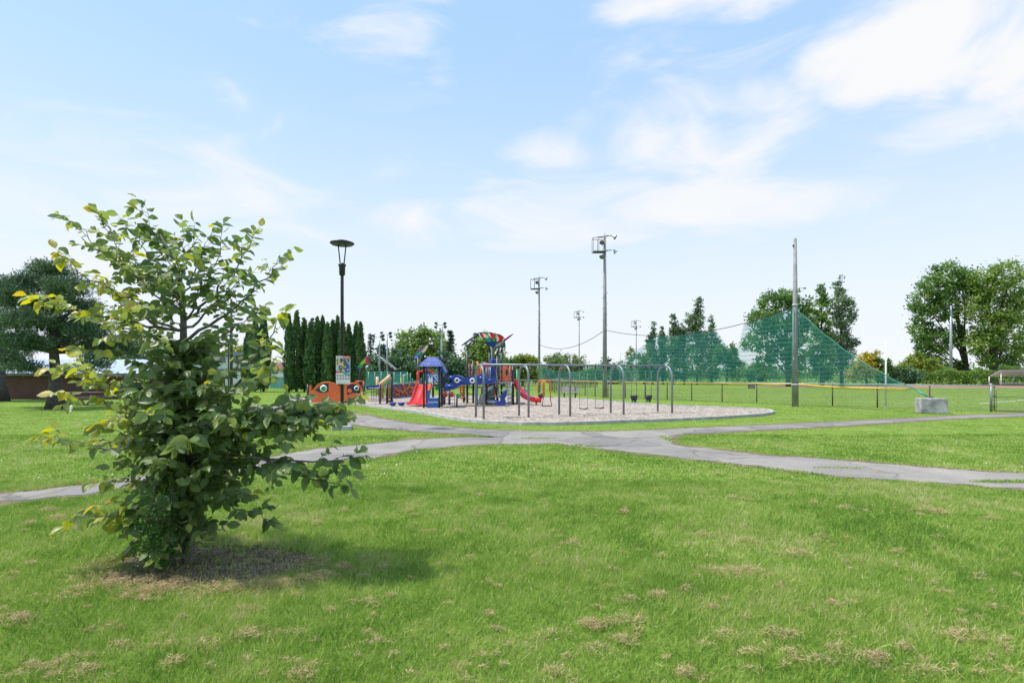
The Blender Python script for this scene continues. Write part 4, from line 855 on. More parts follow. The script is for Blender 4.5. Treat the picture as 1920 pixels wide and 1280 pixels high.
# ------------------------------------------------------------------ buildings
def brick_school():
    Y = 39.2; x0, x1 = (-190-960)/F*Y, (285-960)/F*Y; zt = P(0, 704, Y).z
    t = thing('brick_building', 'long low brown brick building with a pale metal roof behind the pines', 'building', (x0, Y, 0)); w = x1-x0
    MB().box(((x0+x1)/2, Y+5, zt/2), (w, 10, zt)).build('wall', M['brick'], t)
    MB().box(((x0+x1)/2, Y+4.85, zt+.09), (w+.9, 11.2, .17)).build('fascia', M['greyroof'], t)
    b = MB(); zr = P(0, 674, Y+6).z
    b.prism([(x0-.5, Y-.78, zt+.18), (x0-.5, Y+6, zr), (x0-.5, Y+10.6, zt+.18)], (w+1, 0, 0))
    rf = b.build('roof', M['roofmetal'], t); b = MB()
    n = int((w+1)/.55); sl = Vector((0, 6.78, zr-zt-.18))
    for i in range(n+1): p = Vector((x0-.48+i*.55, Y-.77, zt+.2)); b.bar(p, p+sl*.995, .035, .05)
    b.build('seams', M['roofmetal'], rf)
brick_school()
def white_block():
    Y = 80; b0 = P(380, 702, Y); x0, x1 = (385-960)/F*Y, (455-960)/F*Y; zt = P(0, 660, Y).z
    t = thing('white_building', 'white flat roofed building with a grey fascia left of the three cedars', 'building', (x0, Y, 0))
    MB().box(((x0+x1)/2, Y+4, zt/2-.3), (x1-x0, 8, zt-.6)).build('wall', M['stucco'], t)
    MB().box(((x0+x1)/2, Y+3.9, zt-.25), (x1-x0+.8, 9, .55)).build('roof', M['greyroof'], t)
    for px in (397, 418, 440, 450):
        c = P(px, 675, Y); f = MB(); f.box((c.x, Y-.05, c.z), (1.15, .14, 1.05)); fr = f.build('window', M['white'], t); MB().box((c.x, Y-.1, c.z), (.95, .1, .85)).build('pane', M['glass'], fr)
    MB().box(P(403, 652, Y+2), (1.0, 1.2, 1.1), 0, .06).build('rooftop_unit', M['lightgrey'], t)
white_block()
def red_roof_house():
    Y = 78; x0, x1 = (500-960)/F*Y, (548-960)/F*Y; zt = P(0, 692, Y).z; zr = P(0, 684, Y).z
    t = thing('house', 'small white bungalow with a dark red roof between the two groups of cedars', 'house', (x0, Y, 0))
    MB().box(((x0+x1)/2, Y+3, zt/2), (x1-x0, 6, zt)).build('wall', M['stucco'], t)
    rf = MB().prism([(x0-.4, Y-.5, zt), (x0-.4, Y+3, zr+.5), (x0-.4, Y+6.5, zt)], (x1-x0+.8, 0, 0)).build('roof', M['redroof'], t)
    MB().box(P(525, 682, Y+2.2), (.28, .28, .9)).build('vent_pipe', M['white'], rf)
    for px in (513, 519):
        c = P(px, 697.5, Y); fr = MB().box((c.x, Y-.04, c.z), (.5, .1, .6)).build('window', M['white'], t); MB().box((c.x, Y-.08, c.z), (.4, .08, .5)).build('pane', M['glass'], fr)
    MB().box((P(525, 0, Y).x, Y-.05, 1.0), (.95, .1, 2.0)).build('door', M['white'], t)
red_roof_house()
def arena():
    Y = 190; t = thing('arena_hall', 'far white hall with a low curved roof behind the pale trees', 'building', ((1095-960)/F*Y, Y, 0)); c = (1096-960)/F*Y
    pts = [(c-13, Y, 0), (c-13, Y, P(0, 694, Y).z)]+[(c-13+26*k/12, Y, P(0, 694, Y).z+2.1*math.sin(math.pi*k/12)) for k in range(1, 12)]+[(c+13, Y, P(0, 694, Y).z), (c+13, Y, 0)]
    MB().prism(pts, (0, 14, 0)).build('hall', M['stucco'], t)
    MB().box((c, Y-.1, P(0, 697, Y).z), (25.5, .2, .8)).build('fascia', M['roofmetal'], t)
arena()
def utility_pole():
    b = Vector(((433.5-960)/F*55, 55, 0)); t = thing('utility_pole', 'plain brown wooden utility pole next to the far disc lamp', 'pole', b)
    MB().tube([b, b+Z*9.6], [.16, .11], 10).build('pole', M['woodpole'], t); MB().box(b+Z*9.0, (1.6, .1, .12)).build('crossarm', M['woodpole'], t)
utility_pole()
def picnic_table():
    Y = 31.5; c = Vector(((160-960)/F*Y, Y, 0)); t = thing('picnic_table', 'dark weathered picnic table on the grass behind the pine trunk', 'table', c)
    b = MB()
    for i in range(5): b.box(c+Vector((0, -.32+.16*i, .75)), (1.9, .145, .045))
    b.build('tabletop', M['tablewood'], t)
    for sy in (-1, 1):
        b = MB(); [b.box(c+Vector((0, sy*(.66+.15*k), .45)), (1.9, .135, .045)) for k in (0, 1)]; b.build('seat', M['tablewood'], t)
    for sx in (-.65, .65):
        for sy in (-1, 1): MB().bar(c+Vector((sx, sy*.28, .72)), c+Vector((sx, sy*.72, 0)), .09, .045).build('leg', M['tablewood'], t)
        MB().bar(c+Vector((sx+.05, -.82, .40)), c+Vector((sx+.05, .82, .40)), .045, .09).build('crossbar', M['tablewood'], t)
picnic_table()
b0 = G(11, 751); t = thing('marker_post', 'thin pale marker post beside the trunk of the far left pine', 'post', b0); MB().tube([b0, b0+Z*1.05], .04, 8).build('post', M['lightgrey'], t); MB().box(b0+Z*1.05, (.12, .1, .16), 0, .02).build('cap', M['lightgrey'], t)

# ------------------------------------------------------------------ flood light masts
def mast(label, px, Y, toppx, r, cage=True, heads=4, group='tall flood light masts around the sports fields', mat='pole', s=1.0):
    b = Vector(((px-960)/F*Y, Y, 0)); zt = P(0, toppx, Y).z; t = thing('floodlight_mast', label, 'light mast', b, group)
    MB().tube([b, b+Z*(zt*.5), b+Z*(zt-.1)], [r*1.25, r, r*.62], 12).build('pole', M[mat], t)
    def head(p, d, name='floodlight'):
        d = Vector(d).normalized(); g = MB(); g.lathe(p, [(.03*s, -.34*s), (.10*s, -.30*s), (.13*s, -.12*s), (.27*s, .08*s), (.28*s, .11*s)], 14, d); g.mi = 1; g.disc(p+d*.085*s, .255*s, d, .01, 14); g.build(name, [M['galv'], M['glass']], t)
    if cage:
        z0, z1 = zt-1.75*s, zt-.25*s; g = MB(); x0, x1 = b.x-1.35*s, b.x-.12*s; y0, y1 = Y-.45*s, Y+.45*s
        for z in (z0, z1): g.tube([(x0, y0, z), (x1, y0, z), (x1, y1, z), (x0, y1, z), (x0, y0, z)], .03*s, 6)
        for x, y in ((x0, y0), (x1, y0), (x0, y1), (x1, y1), ((x0+x1)/2, y0), ((x0+x1)/2, y1)): g.tube([(x, y, z0), (x, y, z1)], .026*s, 6)
        g.build('safety_cage', M['rust'], t)
        MB().box(((x0+x1)/2+.1*s, Y, z0), (1.25*s, .95*s, .09*s)).build('platform', M['rust'], t)
        for z in (zt-.05, z0+.05): g = MB(); g.tube([b+Vector((-.9*s, .1, z)), b+Vector((.75*s, -.1, z+.12*s))], .045*s, 6); g.tube([b+Vector((.15*s, -.7*s, z)), b+Vector((.15*s, .7*s, z))], .04*s, 6); g.build('crossarm', M['rust'], t)
        MB().tube([b+Z*(zt-.1), b+Z*(zt+.35*s)], .03*s, 6).build('lightning_rod', M['rust'], t)
        head(b+Vector((1.05*s, -.25*s, zt-.15*s)), (.75, -.3, -.45)); head(b+Vector((1.2*s, .1, z0+.02)), (.6, .1, -.75)); head(b+Vector((-.35*s, -.2*s, z0-.55*s)), (-.5, -.4, -.75)); head(b+Vector((-.35*s, -.35*s, zt-.75*s)), (-.3, -.7, -.6))
        if heads > 4: head(b+Vector((.3*s, .4, z0-.3*s)), (.3, .5, -.75)); head(b+Vector((-.5*s, .3, zt-.1)), (-.4, .3, -.7))
        for k in range(8): MB().bar(b+Vector(((-1) ** k*(r+.08), 0, zt*.45+k*.42)), b+Vector(((-1) ** k*.02, 0, zt*.45+k*.42)), .025).build('climbing_peg', M['rust'], t)
    else:
        MB().tube([b+Vector((-.8*s, 0, zt-.2)), b+Vector((.55*s, 0, zt-.2))], .05*s, 6).build('crossarm', M['galv'], t)
        for dx, dz in ((-.8, .12), (.5, .12), (-.85, -.45), (.55, -.4))[:heads]: head(b+Vector((dx*s, -.1, zt-.1+dz*s)), (dx*.5, -.6, -.6))
    return t
mast('tallest flood light mast, rising behind the swings with a caged platform', 1134, 41.4, 443, .15, s=.7)
mast('second flood light mast, left of the tallest, holding the left end of the net', 1011, 52, 521, .105, mat='pole', s=.62)
mast('slim far flood light mast between the two net masts', 1086, 88, 583, .08, s=.62, heads=6)
mast('slim far flood light mast just right of the tallest one', 1193, 90, 601, .08, s=.6, heads=6)
mast('pale mast standing in front of the giant trees on the right', 1783, 97, 572, .22, mat='galv', cage=False, heads=4, s=.9)
cl = 'grey court lights behind the playground'
mast('court light mast right of the cedar row, left one of the close pair', 711.5, 62, 629, .11, False, 4, cl, 'galv', .8)
mast('court light mast, right and taller one of the close pair', 726, 66, 624, .11, False, 4, cl, 'galv', .8)
mast('court light mast between the maple and the thin spruce', 828, 70, 606, .14, False, 4, cl, 'galv', .85)
mast('court light whose four lamps peep over the cedar row', 580, 66, 598, .11, False, 4, cl, 'galv', .85)
def thin_post(label, px, pybase, pytop, r, mat='white', name='foul_pole', cat='pole'):
    b = G(px, pybase); t = thing(name, label, cat, b); zt = P(0, pytop, b.y).z
    MB().tube([b, b+Z*zt], r, 10).build('pole', M[mat], t); MB().lathe(b, [(r*1.5, -.01), (r*1.5, .05), (r, .07)], 10).build('base_sleeve', M['galv'], t)
thin_post('tall slender white pole right of the net, left of the concrete block', 1661, 765, 638, .045)
for lb, px, pb, pt in (('short white post in the field under the poplars', 1332.5, 716.5, 692), ('short white post in the field beside the last swing arch', 1225, 717.5, 693)): thin_post(lb, px, pb, pt, .06)
thin_post('thin dark mast over the yellow green tree', 979, 723, 661, .07, 'woodpole', 'utility_pole')
thin_post('thin grey mast beside the thin airy tree', 1162.5, 721, 662, .08, 'galv', 'utility_pole')

# ------------------------------------------------------------------ net pole, cable, net, anchors
NP = Vector(((1491-960)/F*30, 30, 0)); MP = Vector(((1134-960)/F*41.4, 41.4, 0)); LP_ = Vector(((1011-960)/F*52, 52, 0))
t = thing('net_pole', 'thick weathered pole carrying the green net, top cut flat', 'pole', NP); zt = P(0, 447, 30).z
MB().tube([NP, NP+Z*zt*.5, NP+Z*zt], [.175, .135, .085], 16).build('pole', M['pole'], t)
for py, r in ((571.5, .15), (720.5, .175)): MB().lathe(NP+Z*P(0, py, 30).z, [(r, -.035), (r+.012, -.035), (r+.012, .035), (r, .035)], 16).build('clamp_band', M['lightgrey'], t)
MB().box(NP+Vector((-.12, -.02, P(0, 461, 30).z)), (.06, .06, .12)).build('hook', M['rust'], t)
MB().box(NP+Vector((-.15, -.1, P(0, 672, 30).z)), (.03, .04, .12)).build('tag_plate', M['white'], t)
cA = LP_+Z*P(0, 646, 52).z; cB = MP+Z*P(0, 618.5, 41.4).z; cC = NP+Z*P(0, 575, 30).z
t = thing('net_cable', 'black steel cable slung between the masts above the net', 'cable', cA)
c1 = arc(cA, cB, .85, 18); c2 = arc(cB, cC, .95, 26)
MB().tube(c1+c2[1:], .022, 6).build('cable', M['rubber'], t)
t = thing('safety_net', 'large green ball stop netting sagging between the masts and the thick pole', 'net', NP)
fenceZ = 1.27
def net_cols():
    cols = []
    # left pieces: low net between the two masts
    for i in range(0, 25):
        k = i/24; bt = LP_.lerp(MP, k); top = [1.8+.052*(702-q) for q in (688, 686, 690, 694, 696, 697, 697, 697, 696, 694, 692, 690, 688)]; y = bt.y
        q = k*12; j = min(11, int(q)); z = top[j]+(top[j+1]-top[j])*(q-j)
        cols.append((bt+Vector((0, -.12+.12*math.sin(k*19), fenceZ)), bt+Vector((0, -.12+.1*math.sin(k*11+1), max(z, fenceZ+.3)))))
    return cols
sheet('net_sheet', net_cols(), M['net'], t, 4)
prof = [(1134, 700), (1150, 692), (1175, 676), (1200, 650), (1215, 622), (1240, 620), (1258, 618), (1285, 612), (1300, 607), (1326, 604), (1336, 612), (1348, 632), (1360, 650), (1385, 680), (1400, 694)]
prof2 = [(1385, 592), (1400, 588), (1415, 586), (1440, 581), (1465, 578), (1489, 575)]
def onplane(px, A, B):   # point of the vertical plane A-B seen at photo column px
    s = (px-960)/F; d = B-A; k = (s*A.y-A.x)/(d.x-s*d.y); return A+d*k, k
def cable_z(k): return (cB.z+(cC.z-cB.z)*k)-.95*4*k*(1-k)
def netpiece(pr, name, hang):
    cols = []
    for (a, b) in zip(pr, pr[1:]):
        m = max(2, int(abs(b[0]-a[0])/4))
        for i in range(m+(1 if b is pr[-1] else 0)):
            px = a[0]+(b[0]-a[0])*i/m; py = a[1]+(b[1]-a[1])*i/m; g, k = onplane(px, MP, NP); z = min(P(0, py, g.y).z, cable_z(min(1, max(0, k)))); z = max(z, fenceZ+.25)
            cols.append((Vector((g.x, g.y-.10+.16*math.sin(px*.11), fenceZ)), Vector((g.x, g.y, z))))
    return sheet(name, cols, M['net'], t, 6)
netpiece([(1134, 696), (1180, 668), (1215, 640), (1245, 618), (1300, 608), (1330, 603), (1345, 622), (1366, 652), (1385, 655), (1395, 600), (1415, 586), (1440, 581), (1489, 575)], 'net_sheet', 0)
AN = Vector(((1712-960)/F*25.4, 25.4, 1.14)); cD = NP+Z*P(0, 577, 30).z
cols = []
for i in range(31):
    k = i/30; tp = cD.lerp(AN, k)-Z*(.42*4*k*(1-k)+.03*math.sin(k*31)); bt = NP.lerp(Vector((AN.x, AN.y, 0)), k); zb = 1.30+(1.08-1.30)*k
    cols.append((Vector((bt.x, bt.y+.1*math.sin(k*20), min(zb, tp.z-.01))), tp))
sheet('net_sheet', cols, M['net'], t, 6)
rope = [Vector(c[1]) for c in cols]; MB().tube(rope, .02, 6).build('edge_rope', M['teal'], t)
for dx in (-.24, .22): MB().tube([NP+Vector((dx, -.1, 1.3)), NP+Vector((dx*.75, -.1, P(0, 578, 30).z))], .017, 6).build('edge_rope', M['teal'], t)
def block(label, c, d, rz, lab2=None):
    tt = thing('concrete_block', label, 'block', c); MB().box(c+Z*d[2]/2, d, rz, .025).build('block', M['conc'], tt)
    MB().tube([c+Vector((0, 0, d[2]-.02)), c+Vector((0, 0, d[2]+.08)), c+Vector((.08, 0, d[2]+.08)), c+Vector((.08, 0, d[2]-.02))], .018, 6).build('lifting_loop', M['rust'], tt)
BK = Vector(((1746-960)/F*24.9, 24.9, 0)); block('large grey concrete block by the right hand path', BK, (1.08, .62, .70), R(-16))
BK2 = Vector(((983-960)/F*48, 48, 0)); block('small far concrete block behind the red slide', BK2, (.52, .5, .52), .1)
gs = thing('guy_wire', 'green sleeved guy wire from the net down to the large concrete block', 'cable', BK+Z*.75)
ge = BK+Vector((-.15, 0, .76)); MB().tube([AN, ge], .014, 6).build('wire', M['rubber'], gs); MB().tube([AN.lerp(ge, .28), ge.lerp(AN, .06)], .045, 8).build('sleeve', M['teal'], gs)
gs = thing('guy_wire', 'dark guy stake rising from the small far concrete block', 'cable', BK2+Z*.5); MB().tube([BK2+Z*.55, Vector(((988-960)/F*49, 49, 1.3))], .03, 6).build('wire', M['rubber'], gs)

# ------------------------------------------------------------------ fences
def chain_fence(label, pts, h, posts, mats=('rust', 'link', 'galv'), cap=None, name='chain_link_fence', pr=.035):
    pts = [Vector((x, y, 0)) for x, y in pts]; t = thing(name, label, 'fence', pts[0])
    sheet('wire_mesh', [(p+Z*.04, p+Z*(h-.03)) for p in pts], M[mats[1]], t)
    MB().tube([p+Z*h for p in pts], .026, 8).build('top_rail', M[mats[2]], t)
    for p in posts: p = Vector((p[0], p[1], 0)); MB().tube([p, p+Z*h], pr, 8).build('post', M[mats[0]], t)
    if cap:
        b = MB(); n = len(cap)
        cp = []
        for i, (p, q) in enumerate(zip(cap, cap[1:])): cp += [Vector(p).lerp(Vector(q), k/4)-Z*(.018*math.sin(math.pi*k/4)+.006*math.sin(i*5+k*2)) for k in range(4)]
        cp.append(Vector(cap[-1])); b.tube(cp, [.021 if p.x < 12 else (.028 if p.x < 15.5 else .042) for p in cp], 8); b.build('safety_cap', M['yellow'], t)
    return t
FL = [tuple(G(x, y).xy) for x, y in ((1030, 733), (1040, 736), (1068, 739.2), (1097, 742), (1115.7, 743), (1140, 744.2), (1172.5, 745.7), (1209.6, 747.3), (1251, 749), (1297, 751), (1354, 753), (1419, 755.3))]
FR = [tuple(G(x, y).xy) for x, y in ((1490, 757.8), (1561, 760.5), (1645, 764.5), (1743, 768.6), (1857, 772))]
allp = FL+FR; cap = []
for i, (x, y) in enumerate(allp[:-2]): cap.append((x, y-.05, 1.225 if i < 12 else {12: 1.24, 13: 1.09, 14: 1.07}[i]))
_e = Vector(allp[-3]).lerp(Vector(allp[-2]), .6); cap.append((_e.x, _e.y-.05, 1.06))
mid = lambda a, b: ((a[0]+b[0])/2, (a[1]+b[1])/2)
posts = FL[1:]+FR
posts = [FL[0], mid(FL[0], FL[1]), FL[1], mid(FL[1], FL[2]), FL[2], mid(FL[2], FL[3])]+FL[3:]+FR[1:-1]
chain_fence('chain link outfield fence with a yellow safety cap running right from the swings', allp, 1.27, posts, cap=cap)
q = [tuple(G(x, y).xy) for x, y in ((1032, 732), (1060, 729), (1120, 725.5))]
chain_fence('dark side fence of the ball field meeting the yellow capped fence behind the swings', [FL[0]]+q[1:], 1.25, [tuple(Vector(FL[0]).lerp(Vector(q[1]), k/5)) for k in range(1, 6)]+[tuple(Vector(q[1]).lerp(Vector(q[2]), k/4)) for k in range(1, 5)], ('rust', 'linkdark', 'galv'))
q = [tuple(G(x, y).xy) for x, y in ((850, 731), (930, 731.5), (1018, 732.5))]
chain_fence('low chain link fence with a pale rail behind the red slide', q, 1.2, [q[0], mid(q[0], q[1]), q[1], mid(q[1], q[2]), q[2]], ('galv', 'link', 'lightgrey'))
GP = Vector((*G(1858.5, 772).xy, 0)); GP2 = Vector((*G(1864, 772).xy, 0)); GE = Vector((*G(2010, 776).xy, 0))
gt = thing('fence_gate', 'chain link gate with a doubled steel post at the right edge', 'gate', GP)
MB().tube([GP, GP+Z*1.32], .055, 12).build('post', M['grey'], gt); MB().lathe(GP+Z*1.32, [(.062, 0), (.055, .04), (.001, .06)], 12).build('post_cap', M['galv'], gt)
b = MB(); b.tube([GP2+Z*.06, GP2+Z*1.3, GE+Z*1.3, GE+Z*.06, GP2+Z*.06], .024, 8); b.tube([GP2+Z*.72, GE+Z*.72], .012, 6); b.build('gate_frame', M['rust'], gt)
sheet('wire_mesh', [(GP2+Z*.06, GP2+Z*1.3), (GE+Z*.06, GE+Z*1.3)], M['link'], gt)
for z in (.25, .75, 1.2): MB().bar(GP+Z*z-Vector((.07, 0, 0)), GP2+Z*z+Vector((.07, 0, 0)), .03, .035).build('hinge', M['rust'], gt)
MB().tube([GP2+Vector((.1, 0, .06)), GP2+Vector((.1, 0, 1.05))], .012, 6).build('latch_rod', M['rust'], gt)
c = P(1409, 724.5, 35.0)
t = thing('distance_sign', 'small dark grey number board hung on the yellow capped fence', 'sign', c); MB().box(c, (.46, .03, .26), .0, .008).build('board', M['purple'], t)
def text(body, c, size, mat, parent, name='digits', rot=(R(90), 0, 0)):
    cu = bpy.data.curves.new(name, 'FONT'); cu.body = body; cu.size = size; cu.extrude = .003; cu.align_x = 'CENTER'; cu.align_y = 'CENTER'
    o = bpy.data.objects.new(name, cu); COL.objects.link(o); o.rotation_euler = rot; o.location = c; bpy.context.view_layer.update()
    me = bpy.data.meshes.new_from_object(o.evaluated_get(bpy.context.evaluated_depsgraph_get())); me.transform(o.matrix_world.copy()); bpy.data.objects.remove(o); me.materials.clear()
    return finish(me, name, parent, [mat])
text('225', c+Vector((0, -.022, 0)), .24, M['lightgrey'], t)
# shelter with sloped roof far right
def shelter():
    Y = 84; x0, x1 = (1877-960)/F*Y, (2010-960)/F*Y; t = thing('bench_shelter', 'open shelter with a sloping pale roof at the right edge beside the track', 'shelter', (x0, Y, 0)); z0, z1 = P(0, 704.5, Y).z, P(0, 693.5, Y).z
    b = MB(); b.prism([(x0-.4, Y-.3, z1), (x1, Y-.3, z1), (x1, Y+2.2, z0), (x0+.2, Y+2.2, z0)], (0, .03, -.09)); b.build('roof', M['lightgrey'], t)
    for x in (x0, x0+4, x0+8): MB().tube([(x, Y, 0), (x, Y, z1-.12)], .07, 8).build('post', M['white'], t)
    for x in (x0, x0+4, x0+8): MB().tube([(x, Y+2.1, 0), (x, Y+2.1, z0-.1)], .06, 8).build('post', M['white'], t)
    MB().box(((x0+x1)/2, Y+.1, .42), (x1-x0, .35, .07)).build('bench', M['lightgrey'], t)
    sheet('back_mesh', [((x0, Y+2.0, .05), (x0, Y+2.0, 1.05)), ((x1, Y+2.0, .05), (x1, Y+2.0, 1.05))], M['linkdark'], t)
shelter()
def court_fence():
    Y = 63; A_ = Vector(((668-960)/F*Y, Y, 0)); B_ = Vector(((764-960)/F*60, 60, 0)); t = thing('court_fence', 'tall fence with green windscreens around the court behind the play structures', 'fence', A_); h = P(0, 697.5, 62).z
    sheet('windscreen', [(A_+Z*.2, A_+Z*(h-.05)), (B_+Z*.2, B_+Z*(h-.05))], M['wscreen'], t)
    C_ = Vector(((790-960)/F*66, 66, 0)); sheet('windscreen', [(B_+Z*.2, B_+Z*(h-.9)), (C_+Z*.2, C_+Z*(h-.9))], M['wscreen'], t)
    for z in (.2, h): MB().tube([A_+Z*z, B_+Z*z], .03, 6).build('rail', M['teal'], t)
    for k in range(9): p = A_.lerp(B_, k/8); MB().tube([p, p+Z*h], .04, 8).build('post', M['galv'], t)
    for k in range(1, 4): p = B_.lerp(C_, k/3); MB().tube([p, p+Z*(h-.7)], .04, 8).build('post', M['teal'], t)
    A2 = Vector(((505-960)/F*66, 66, 0)); sheet('windscreen', [(A2+Z*.1, A2+Z*1.5), (A_+Z*.1, A_+Z*1.5)], M['wscreen'], t)
court_fence()
# far white rail and table on the field
b = MB(); g = thing('field_bench', 'low white bench far out on the ball field', 'bench', P(1050, 710, 105)*1); c = Vector(((1049-960)/F*105, 105, 0)); ORG[g.name] = Vector(g.location)
MB().box(c+Z*.98, (1.5, .4, .08)).build('seat', M['white'], g)
for sx in (-.6, .6): MB().box(c+Vector((sx, 0, .47)), (.1, .3, .94)).build('leg', M['white'], g)
q = [((1020-960)/F*112, 112), ((1190-960)/F*108, 108)]
chain_fence('far pale fence at the back of the ball field below the trees', q, 1.15, [tuple(Vector(q[0]).lerp(Vector(q[1]), k/8)) for k in range(9)], ('lightgrey', 'link', 'lightgrey'), pr=.045)
def park_bench():
    Y = 40; c = Vector(((1068-960)/F*Y, Y, 0)); t = thing('park_bench', 'brown slatted park bench on the grass behind the swings', 'bench', c); rz = R(4)
    b = MB(); [b.box(c+Vector((0, -.3+.13*i, .46)), (1.25, .11, .04), rz) for i in range(3)]; b.build('seat', M['benchwood'], t)
    b = MB(); [b.box(c+Vector((.04, .12+.03*i, .58+.125*i)), (1.22, .035, .105), rz) for i in range(3)]; b.build('backrest', M['benchwood'], t)
    for sx in (-.42, .42): MB().bar(c+Vector((sx, -.1, 0)), c+Vector((sx, -.1, .44)), .1, .1).build('leg', M['black'], t); MB().bar(c+Vector((sx, .04, .42)), c+Vector((sx+.04, .2, .9)), .05, .04).build('back_support', M['black'], t)
park_bench()

# ------------------------------------------------------------------ swing frame and swings
SZ = 2.2
SA = Vector(((899.5-960)/F*21.6, 21.6, 0)); SB = Vector(((1246.5-960)/F*24.7, 24.7, 0)); SD = (SB-SA).normalized(); SP = Vector((-SD.y, SD.x, 0))
def on_beam(px):
    g, k = onplane(px, SA, SB); return g
t = thing('swing_frame', 'long grey swing frame of five steel arches joined by one beam', 'swing frame', SA)
e = SD*.02
MB().tube([SA+Z*SZ-e, SB+Z*SZ+e], .046, 12).build('beam', M['grey'], t)
for px in (899.5, 982, 1058.5, 1157, 1246.5):
    c = on_beam(px); pts = [c+SP*.54+Z*.0]
    for i in range(17):
        a = math.pi*i/16; pts.append(c+SP*(.54*math.cos(a))+Z*(SZ-.5+.5*math.sin(a)))
    pts.append(c-SP*.54); MB().tube(pts, .046, 12).build('arch', M['grey'], t)
hang = [930, 953, 1006, 1029.5, 1086.8, 1101.6, 1116.5, 1131.4, 1183.5, 1194, 1210.5, 1221.5]
for px in hang: c = on_beam(px); MB().box(c+Z*(SZ-.075), (.05, .05, .09), 0, .01).build('hanger', M['rubber'], t)
def chain(b, p, q): b.tube([p, q], .0125, 5, False); b_ = 0
def belt_swing(label, px0, px1, py):
    A_, B_ = on_beam(px0), on_beam(px1); c = (A_+B_)/2; z = P(0, py, c.y).z; t = thing('belt_swing', label, 'swing', Vector((c.x, c.y, z)), 'black belt swings')
    n = 8; w = (B_-A_); top = [A_+w*(i/n)+Z*(z-.035*math.sin(math.pi*i/n)+.03) for i in range(n+1)]; b = MB(); vs = []; d = SP*.075
    for p in top: vs += [p-d, p+d, p+d-Z*.03, p-d-Z*.03]
    b.add(vs, [(i*4+k, i*4+(k+1) % 4, i*4+4+(k+1) % 4, i*4+4+k) for i in range(n) for k in range(4)]+[(0, 1, 2, 3), (n*4+3, n*4+2, n*4+1, n*4)]); b.build('seat', M['rubber'], t)
    for p, q in ((A_, top[0]), (B_, top[-1])): MB().tube([p+Z*(SZ-.11), q], .009, 6).build('chain', M['chain'], t)
belt_swing('left black belt swing of the middle pair in front of the fence', 1086.8, 1101.6, 765.5); belt_swing('right black belt swing of the middle pair in front of the fence', 1116.5, 1131.4, 764.5)
def bucket_swing(label, px0, px1, py):
    A_, B_ = on_beam(px0), on_beam(px1); c = (A_+B_)/2; z = P(0, py, c.y).z; t = thing('bucket_swing', label, 'swing', Vector((c.x, c.y, z)), 'toddler bucket swings'); u = SD; v = SP; w, dp, h = .15, .12, .24
    rings = []
    for zz, k in ((0, .62), (.05, .86), (h*.6, 1), (h, 1.06)): rings.append([c+u*(w*k*math.copysign(abs(math.cos(a))**.6, math.cos(a)))+v*(dp*k*math.copysign(abs(math.sin(a))**.6, math.sin(a)))+Z*(z+zz) for a in [2*math.pi*i/16 for i in range(16)]])
    inner = [[p.lerp(Vector((c.x, c.y, p.z)), .16) for p in r_] for r_ in rings[::-1]]; vs = [p for r_ in rings+inner for p in r_]; k = 8
    b = MB(); b.add(vs, [(i*16+j, i*16+(j+1) % 16, (i+1)*16+(j+1) % 16, (i+1)*16+j) for i in range(k-1) for j in range(16)], True); b.add(rings[0], [tuple(reversed(range(16)))]); b.build('seat', M['navy'], t)
    b = MB(); b.box(c-v*.06+Z*(z-.03), (.06, .05, .08)); b.box(c+u*.09+Z*(z-.04), (.05, .1, .06)); b.box(c-u*.09+Z*(z-.04), (.05, .1, .06)); b.build('leg_strap', M['navy'], t)
    for s_, p in ((-1, A_), (1, B_)): MB().tube([p+Z*(SZ-.11), c+u*(s_*w*.95)+Z*(z+h)], .0105, 6).build('chain', M['chain'], t)
bucket_swing('left dark toddler bucket swing in the last bay', 1183.5, 1194, 751); bucket_swing('right dark toddler bucket swing in the last bay', 1210.5, 1221.5, 750.5)
# tandem orange swing
def tandem():
    A_, B_ = on_beam(1006), on_beam(1029.5); c = on_beam(1024); Y = c.y; t = thing('tandem_swing', 'orange framed parent and child swing with a belt seat and a small bucket', 'swing', P(1025, 762, Y))
    def frame(pxs, dy, leg):
        y = Y+dy; pts = [P(pxs[0], leg[0], y), P(pxs[0], 720, y)]+[P(pxs[0]+(pxs[1]-pxs[0])*(.5-.5*math.cos(a)), 720-7.5*math.sin(a), y) for a in [math.pi*i/10 for i in range(1, 10)]]+[P(pxs[1], 720, y), P(pxs[1]-.5, leg[1], y)]
        MB().tube(pts, .026, 8).build('hoop', M['orange'], t)
    frame((1018.5, 1032.5), -.2, (747, 748)); frame((1009, 1020.5), .55, (735, 742))
    MB().tube([P(1015, 713.5, Y+.55), P(1026, 713.5, Y-.2)], .028, 8).build('top_bar', M['orange'], t)
    p0, p1 = P(1016.5, 761, Y-.2), P(1034.5, 760.5, Y-.2); b = MB(); b.box((p0+p1)/2, ((p1-p0).length, .17, .03), 0, .01); b.build('belt_seat', M['rubber'], t)
    for q, e_ in ((p0, P(1018.5, 747, Y-.2)), (p1, P(1032, 748, Y-.2))): MB().tube([q, e_], .016, 6).build('strap', M['rubber'], t)
    cb = P(1015, 741, Y+.55); MB().lathe(cb-Z*.12, [(.001, 0), (.10, .01), (.14, .08), (.15, .20), (.135, .20), (.12, .06), (.001, .03)], 16).build('bucket_seat', M['navy'], t)
    MB().tube([A_+Z*(SZ-.11), P(1013, 713, Y+.5)], .0115, 6).build('chain', M['chain'], t); MB().tube([B_+Z*(SZ-.11), P(1029, 713, Y-.18)], .0115, 6).build('chain', M['chain'], t); MB().tube([B_+Z*(SZ-.11), P(1022, 713, Y)], .0115, 6).build('chain', M['chain'], t)
tandem()
